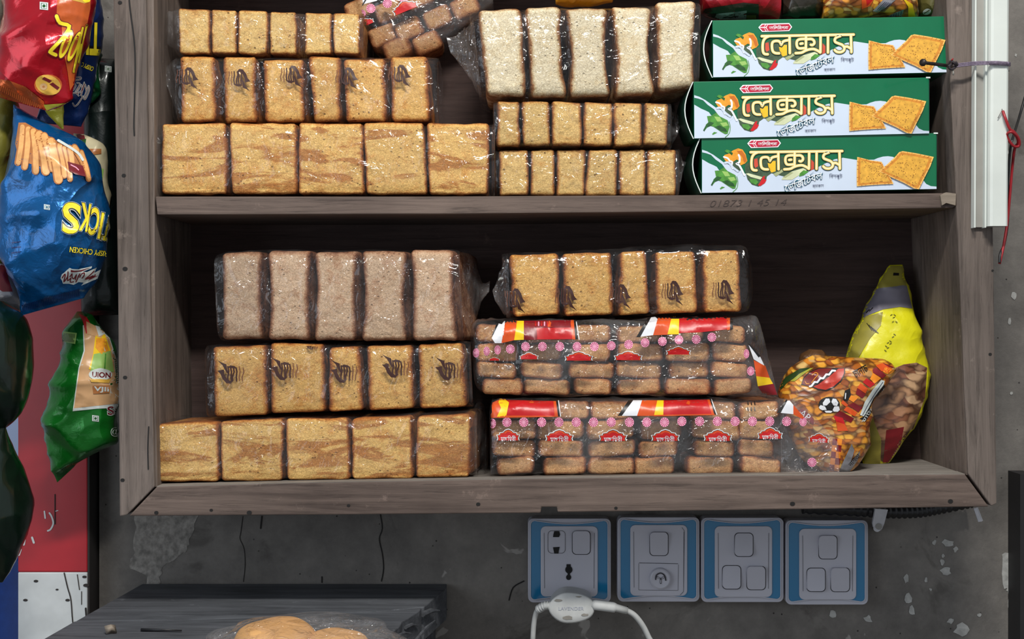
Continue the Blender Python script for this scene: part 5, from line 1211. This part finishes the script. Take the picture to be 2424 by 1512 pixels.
wr = [(2374, 263, -.020), (2380, 280, -.023), (2390, 305, -.022), (2400, 312, -.020), (2412, 330, -.016), (2412, 345, -.013), (2400, 346, -.014), (2388, 332, -.016), (2384, 318, -.018), (2394, 312, -.022), (2406, 322, -.018), (2410, 338, -.012), (2402, 352, -.006), (2396, 400, .004), (2390, 470, .006), (2384, 530, .006), (2376, 580, .002), (2366, 624, -.001)]
m.tube([Vector(q) for q in spline([tuple(P(x, y, Y)) for x, y, Y in wr], 6)], .0014, REDP, 8)
m.tube([P(2374, 264, -.020), P(2372, 258, -.0215), P(2370, 264, -.022), P(2362, 280, -.0205)], .0004, PVCG, 6)
mark(m.build('red_wire'), 'thin red electric wire with a loose knot beside the white trunking', 'wire')
m = MB(); wr = [(2440, 180, .06), (2424, 238, .05), (2412, 280, .04), (2398, 325, .0), (2392, 350, -.004), (2388, 400, .0), (2386, 440, .006), (2386, 520, .010), (2378, 575, .006), (2368, 600, .0), (2366, 622, -.002)]
m.tube([Vector(q) for q in spline([tuple(P(x, y, Y)) for x, y, Y in wr], 6)], .0013, BLKW, 8)
mark(m.build('black_wire'), 'black electric wire coming in from the right edge and crossing the red wire', 'wire')
m = MB(); m.tube([P(2410, -20, .155), P(2412, 20, .155), P(2414, 60, .158), P(2424, 110, .16), (P(2440, 150, .162))], .002, BLKW, 8)
# conduit under the cabinet
t_ = thing('corrugated_conduit', 'black corrugated conduit running along the wall under the right end of the cabinet', 'conduit', P(2160, 1225, .145))
V = []; F = []; n = 14; pts = spline([tuple(P(x, y, .144)) for x, y in [(1900, 1200), (2020, 1206), (2100, 1211), (2170, 1210), (2230, 1200), (2300, 1186)]], 22)
rs = [.0075 if (i % 4) < 2 else .0062 for i in range(len(pts))]
MB().tube(pts, rs, plain('black_corrugated_plastic', lin(28, 28, 30), .4), 14).build('conduit_tube', t_)
m = MB(); WHP = plain('white_nylon', lin(200, 200, 204), .45)
m.prism([(2072, 1204), (2102, 1206), (2093, 1240), (2088, 1252), (2068, 1248), (2066, 1238)], .13, .134, WHP); m.tube([P(2076, 1250, .134), P(2080, 1248, WY)], .004, WHP, 12)
m.tube([P(2080, 1246, .1285), P(2080, 1246, .131)], .0035, PVCG, 12)
mark(m.build('cable_clip', None, False), 'white plastic clip holding the black conduit to the wall', 'clip')
m = MB(); m.prism([(2305, 1203), (2312, 1202), (2324, 1234), (2316, 1235)], .06, .061, WHP); m.prism([(2311, 1201), (2315, 1201), (2327, 1232), (2324, 1234)], .062, .063, WHP)
mark(m.build('plastic_strip', None, False), 'thin white plastic strip hanging under the right corner of the cabinet', 'strip')

# ---------------------------------------------------------------- switch plates
SWG = plain('aged_white_switch_plastic', lin(196, 196, 206), .45, 0, .03, 20); SWB = plain('teal_blue_gloss', lin(4, 116, 164), .18, 0, .05, 20, 0, .6); SWD = plain('socket_hole', lin(14, 13, 14), .7); SEAM = plain('dark_seam_line', lin(52, 52, 58), .7)  # SEAM is a plain dark tone for seams, plate lines and dial marks
def rr(x0, y0, x1, y1, r, n=5, bow=0.0, sk=0.0):
    pts = []
    for cx_, cy_, s in ((x0 + r, y0 + r, 180), (x1 - r, y0 + r, 270), (x1 - r, y1 - r, 0), (x0 + r, y1 - r, 90)):
        for k in range(n + 1):
            t = math.radians(s + 90 * k / n); pts.append((cx_ + r * math.cos(t), cy_ + r * math.sin(t)))
    if bow:
        o = []
        for i in range(len(pts)):
            a_, b_ = pts[i], pts[(i + 1) % len(pts)]
            o.append(a_)
            if abs(b_[0] - a_[0]) > 40:
                for k in range(1, 10):
                    u = k / 10; x = a_[0] + (b_[0] - a_[0]) * u; y = a_[1] + (b_[1] - a_[1]) * u
                    o.append((x, y + bow * math.sin(math.pi * u) * (1 if y < (y0 + y1) / 2 else -1)))
        pts = o
    return pts
SG = 'switch plates on the wall under the cabinet'
def rocker(t, x, y, w_, h_, up):
    """rocker pressed at the top (recessed lip) or at the bottom"""
    a_ = rr(x - w_ / 2 - 1.6, y - h_ / 2 - 1.6, x + w_ / 2 + 1.6, y + h_ / 2 + 1.6, 10); MB().prism(a_, .1392, .1400, SEAM).build('rocker_seam', t, False)
    m = MB(); o = rr(x - w_ / 2, y - h_ / 2, x + w_ / 2, y + h_ / 2, 9, 4, 3 * -1); n = len(o)
    V = []
    for px, py in o:
        v = (py - y) / h_ + .5; Y = .1395 - (.0052 * v if up else .0052 * (1 - v)) - .0004 
        V.append(P(px, py, Y))
    c = P(x, y, .1395 - .0036); V2 = [Vector((q.x, .1396, q.z)) for q in V]
    m.add(V + V2 + [c], [(i, (i + 1) % n, 2 * n) for i in range(n)] + [(i, n + i, n + (i + 1) % n, (i + 1) % n) for i in range(n)], SWG)
    m.build('rocker', t, True, sharp=35)
def plate(name, label, cat, x0, y0, x1, y1, ix0, iy0, ix1, iy1):
    t = thing(name, label, cat, P((x0 + x1) / 2, y1, .152), SG)
    MB().prism(rr(x0, y0 - 2, x1, y1 + 2, 13), .1435, WY, SWG).build('back_frame', t, False, bevel=.0008)
    MB().prism(rr(x0 + 6, y0 + 3, x1 - 7, y1 - 5, 10, 5, 8), .1412, .1436, SWB).build('blue_surround', t, False, bevel=.0008)['label'] = 'glossy blue surround'
    a_ = Art(Flat(.1412)); o = rr(x0 + 6, y0 + 3, x1 - 7, y1 - 5, 10, 5, 8); a_.stroke(o + [o[0]], 1.8, SWG, 1); a_.build('surround_edge', t, False)
    MB().prism(rr(ix0, iy0, ix1, iy1, 12), .1396, .1413, SWG).build('centre_plate', t, False, bevel=.0006)
    a_ = Art(Flat(.1396)); a_.stroke([(ix0 + 8, iy0 + 16), (ix0 + 9, iy1 - 20)], .8, SEAM, 1); a_.stroke([(ix1 - 8, iy0 + 16), (ix1 - 9, iy1 - 20)], .8, SEAM, 1)
    return t, a_
t, a = plate('wall_socket', 'blue edged wall socket plate with a white plug in it, leftmost of the row', 'wall socket', 1250, 1229, 1446, 1424, 1280, 1245, 1415, 1412)
a.stroke(rr(1297, 1256, 1338, 1309, 9) + [(1297, 1265)], .9, SEAM, 1)
a.poly([(1312, 1257), (1324, 1257), (1326, 1265), (1323, 1271), (1309, 1271), (1310, 1264)], SWD, 2); a.poly([(1309, 1295), (1325, 1294), (1323, 1302), (1322, 1310), (1312, 1310)], SWD, 2)
a.poly([(1341, 1335), (1351, 1335), (1351, 1342), (1341, 1342)], SWD, 2); a.ell(1346.5, 1348, 8.5, 9, SWD, 2); a.poly([(1343, 1352), (1350, 1352), (1349, 1362), (1344, 1362)], SWD, 2); a.ell(1346, 1366, 6, 6.5, SWD, 2); a.ell(1346.5, 1347, 4.5, 5.5, HOLE, 3)
a.build('socket_holes', t, False); rocker(t, 1376, 1284, 41, 54, False)
t, a = plate('switch_plate', 'blue edged switch plate with a single rocker above a round fan dial', 'switch', 1462, 1226, 1656, 1422, 1492, 1242, 1627, 1410)
a.stroke([(1513, 1332), (1605, 1334)], 1.2, SEAM, 1); a.stroke([(1512, 1333), (1512, 1396), (1605, 1397), (1606, 1336)], .7, SEAM, 1); a.stroke([(1614, 1248), (1620, 1256), (1618, 1400), (1610, 1408)], .8, SEAM, 1)
a.build('plate_lines', t, False); rocker(t, 1560, 1287, 42, 54, False)
c = P(1562, 1368, .139); dk = MB(); n = 28
V = []; F = []
for r, y in ((.0118, .1396), (.0112, .1345), (.0098, .1335), (.0090, .1338)):
    for k in range(n): V.append(Vector((c.x + r * math.cos(2 * math.pi * k / n), y, c.z + r * math.sin(2 * math.pi * k / n))))
for i in range(3):
    for k in range(n): F.append((i * n + k, i * n + (k + 1) % n, (i + 1) * n + (k + 1) % n, (i + 1) * n + k))
F.append(tuple(3 * n + k for k in range(n))); dl = dk.add(V, F, SWG).build('fan_dial', t, True, sharp=30)
a = Art(Flat(.1334)); a.stroke([(1551 + 1, 1371), (1554, 1361), (1564, 1356), (1573, 1362), (1576, 1373)], 3, SEAM, 1, 4)
for an in (90, 210, 330): a.stroke([(1564 + 2 * math.cos(math.radians(an)), 1370 + 2 * math.sin(math.radians(an))), (1564 + 10 * math.cos(math.radians(an)), 1370 + 10 * math.sin(math.radians(an)))], 3.4, SEAM, 1); a.stroke([(1564 + 3 * math.cos(math.radians(an)), 1370 + 3 * math.sin(math.radians(an))), (1564 + 9 * math.cos(math.radians(an)), 1370 + 9 * math.sin(math.radians(an)))], 1.6, SWG, 2)
a.build('fan_symbol', dl, False)
t, a = plate('switch_plate', 'blue edged three-rocker switch plate between the fan dial plate and the rightmost plate', 'switch', 1660, 1227, 1855, 1423, 1692, 1245, 1828, 1413)
a.build('plate_lines', t, False); rocker(t, 1761, 1289, 42, 54, True); rocker(t, 1732, 1366, 42, 54, True); rocker(t, 1790, 1368, 43, 54, False)
t, a = plate('switch_plate', 'blue edged three-rocker switch plate, rightmost of the row', 'switch', 1860, 1233, 2055, 1429, 1892, 1251, 2027, 1419)
a.build('plate_lines', t, False); rocker(t, 1960, 1295, 42, 54, False); rocker(t, 1932, 1372, 42, 54, True); rocker(t, 1989, 1372, 43, 55, False)

# ---------------------------------------------------------------- plug and its two cables
PLW = plain('grubby_white_plug', lin(206, 208, 206), .5, 0, .10, 60)
t = thing('plug_adapter', 'grubby oval white plug with two cables pushed into the leftmost socket', 'plug', P(1352, 1475, .10))
def oval(x, y, rx, ry, n=36, wob=2.0):
    return [(x + rx * math.copysign(abs(math.cos(2 * math.pi * k / n)) ** .85, math.cos(2 * math.pi * k / n)) + wob * math.cos(6 * math.pi * k / n), y + ry * math.copysign(abs(math.sin(2 * math.pi * k / n)) ** .85, math.sin(2 * math.pi * k / n)) + wob * .6 * math.sin(8 * math.pi * k / n)) for k in range(n)]
lay = [(.1392, oval(1352, 1414, 44, 26)), (.118, oval(1352, 1421, 48, 30)), (.098, oval(1352, 1436, 51, 35)), (.094, oval(1353, 1438, 52, 36)), (.090, oval(1353, 1438.5, 52, 36)), (.0885, oval(1353, 1438.5, 48, 33)), (.0878, oval(1353, 1438.5, 30, 20))]
V = []; F = []; n = 36
for Y, o_ in lay: V += [P(x, y, Y) for x, y in o_]
for i in range(len(lay) - 1):
    for k in range(n): F.append((i * n + k, i * n + (k + 1) % n, (i + 1) * n + (k + 1) % n, (i + 1) * n + k))
F.append(tuple((len(lay) - 1) * n + k for k in range(n))); F.append(tuple(reversed(range(n))))
pb = MB().add(V, F, PLW).build('plug_body', t, True, sharp=50)
ps = Shell.__new__(Shell); ps.bvh = BVHTree.FromPolygons([tuple(v) for v in V], F)
a = Art(ps, 8, base=.0003)
a.text('LAVENDER', 1352, 1440, 60, 8, plain('faint_embossed_letters', lin(182, 186, 196), .5), 1, 0, .01)
DIRT = plain('plug_grime', lin(150, 146, 138), .7)
for x, y, rx, ry in [(1345, 1462, 13, 6), (1322, 1421, 12, 4), (1385, 1455, 9, 4), (1370, 1412, 8, 2)]: a.poly([(x + rx * rn.uniform(.6, 1.1) * math.cos(k * .7), y + ry * rn.uniform(.6, 1.1) * math.sin(k * .7)) for k in range(9)], DIRT, 1)
a.build('grime', pb, True)
m = MB(); pts = spline([tuple(P(x, y, Y)) for x, y, Y in [(1302, 1434, .094), (1288, 1433, .096), (1274, 1441, .10), (1266, 1462, .105), (1262, 1500, .11), (1261, 1560, .115), (1262, 1800, .12)]], 8)
m.tube(pts, .0028, PLW, 10); m.build('left_cable', t)
pr = spline([tuple(P(x, y, Y)) for x, y, Y in [(1304, 1434, .0935), (1290, 1433, .0955), (1274, 1442, .0995)]], 14)
MB().tube(pr, [.0048 if i % 4 < 2 else .0036 for i in range(len(pr))], PLW, 12).build('strain_relief', t)
MB().tube([P(1404, 1431, .093), P(1408, 1431, .092), P(1452, 1437, .092), P(1456, 1438, .092), P(1458, 1438, .092), P(1484, 1445, .094)], [.0052, .0056, .0056, .0052, .0042, .0038], PLW, 14).build('connector', t)
MB().tube(spline([tuple(P(x, y, Y)) for x, y, Y in [(1480, 1443, .094), (1500, 1454, .096), (1518, 1475, .10), (1534, 1505, .105), (1560, 1570, .112), (1600, 1800, .12)]], 8), .003, PLW, 10).build('right_cable', t)

# ---------------------------------------------------------------- table with a bagged bun
TZ = H - .295
t = thing('wooden_table', 'dark old wooden table with a splintered corner, standing against the wall below the cabinet', 'table', (-.26, -.1, 0))
def gp(px, py, dz=0):   # where a photo pixel meets the table top
    k = (H - TZ - dz) / ((py - CY) * S); return Vector(((px - CX) * S * k, -D + k * D, TZ + dz))
def slab(pts, th, mat, name, dz=0):
    top = [gp(x, y, dz) if not isinstance(x, Vector) else x for x, y in pts]; n = len(top)
    V = top + [q - Vector((0, 0, th)) for q in top]
    m = MB().add(V, [tuple(range(n)), tuple(reversed(range(n, 2 * n)))] + [(i, n + i, n + (i + 1) % n, (i + 1) % n) for i in range(n)], mat); return m.build(name, t, False, bevel=.001)
lft = -.425
def V3(x, y): return Vector((x, y, TZ))
b0 = gp(1058, 1381); b1 = gp(1000, 1436)
slab([(V3(lft - .002, -.02), 0), (V3(lft + .012, .160), 0), (V3(b0.x, .160), 0), (1056, 1392), (1004, 1436), (900, 1446), (700, 1455), (V3(-.30, -.012), 0)], .035, W_TABLE, 'back_plank')
slab([(V3(lft - .03, -.42), 0), (V3(lft - .003, -.021), 0), (V3(-.30, -.0135), 0), (700, 1456.5), (900, 1447.5), (998, 1437.5), (992, 1446), (976, 1456), (968, 1462), (960, 1466), (952, 1470), (946, 1482), (936, 1490), (925, 1500), (880, 1540), (V3(-.13, -.42), 0)], .035, W_TABLE, 'front_plank', .0008)
m = MB(); rx = b1.x
m.box((lft + .03, .10, 0), (lft + .075, .145, TZ - .035), W_TABLE); m.build('leg', t, False, bevel=.002)
m = MB(); m.box((b0.x - .055, .105, 0), (b0.x - .012, .15, TZ - .035), W_TABLE); m.build('leg', t, False, bevel=.002)
m = MB(); m.box((lft + .01, -.38, 0), (lft + .055, -.335, TZ - .035), W_TABLE); m.build('leg', t, False, bevel=.002)
m = MB(); m.box((-.19, -.38, 0), (-.145, -.335, TZ - .035), W_TABLE); m.build('leg', t, False, bevel=.002)
m = MB(); m.box((b0.x - .035, -.3, TZ - .16), (b0.x - .015, .105, TZ - .036), W_TABLE); m.build('end_apron', t, False, bevel=.001)
m = MB()
for a_, b_, w_ in [((1000, 1440), (1040, 1418), .006), ((985, 1500), (1030, 1440), .004), ((960, 1470), (990, 1452), .004), ((940, 1490), (975, 1470), .003)]:
    p, q = gp(*a_) - Vector((0, 0, .006)), gp(*b_) - Vector((0, 0, .012)); m.tube([p, (p + q) / 2 + Vector((0, 0, .002)), q], [w_ * .5, w_ * .45, w_ * .15], W_TABLE, 6)
m.build('splinter', t, False)
m = MB(); m.tube([gp(334, 1490, .002), gp(430, 1492, .002)], [.0016, .0008], BLKW, 6); 
mark(m.build('dark_straw'), 'thin dark straw lying on the left of the table top', 'straw')
m = MB(); p = gp(262, 1490, .004); m.add([p + Vector((.006 * math.cos(k * 1.05), .005 * math.sin(k * 1.05), .0035 if k % 2 else -.003)) for k in range(6)] + [p + Vector((0, 0, .005)), p - Vector((0, 0, .0035))], [(k, (k + 1) % 6, 6) for k in range(6)] + [((k + 1) % 6, k, 7) for k in range(6)], W_PALE)
mark(m.build('wood_crumb'), 'small brown crumb lying at the left end of the table', 'crumb')
BUNY = plain('soft_yellow_bun_crust', lin(214, 164, 104), .6, 0, .10, 25, .2)
bz = gp(700, 1500); bb = Vector((P(720, 0, -.16).x, -.16, TZ))
t2 = thing('bun_bag', 'soft yellow buns in a clear plastic bag lying on the table', 'bun bag', bb)
def blob(c, r, mat, name, seed, amp=.003):
    V = []; F = []; nu, nv = 36, 18
    for j in range(nv + 1):
        th = math.pi * j / nv
        for i in range(nu):
            ph = 2 * math.pi * i / nu; d = Vector((math.sin(th) * math.cos(ph), math.sin(th) * math.sin(ph), math.cos(th)))
            k = 1 + amp / .03 * noise.noise(d * 1.6 + Vector((seed, 0, 0))); V.append(Vector(c) + Vector((d.x * r[0], d.y * r[1], d.z * r[2] if d.z > 0 else d.z * r[2] * .8)) * k)
    for j in range(nv):
        for i in range(nu): F.append((j * nu + i, j * nu + (i + 1) % nu, (j + 1) * nu + (i + 1) % nu, (j + 1) * nu + i))
    return MB().add(V, F, mat).build(name, t2)
tz = TZ
x_ = P(650, 0, -.16).x
zt = P(0, 1468, -.16).z
hb = (zt - tz) / 1.75
blob((x_, -.16, tz + hb * .82), (.037, .05, hb * .92), BUNY, 'bun', 3)
blob((x_ + .052, -.165, tz + hb * .6), (.030, .045, hb * .66), BUNY, 'bun', 5)
blob((x_ + .026, -.16, tz + hb * .84), (.083, .065, hb * 1.0), FILM_TAIL, 'plastic_bag', 8, .008)
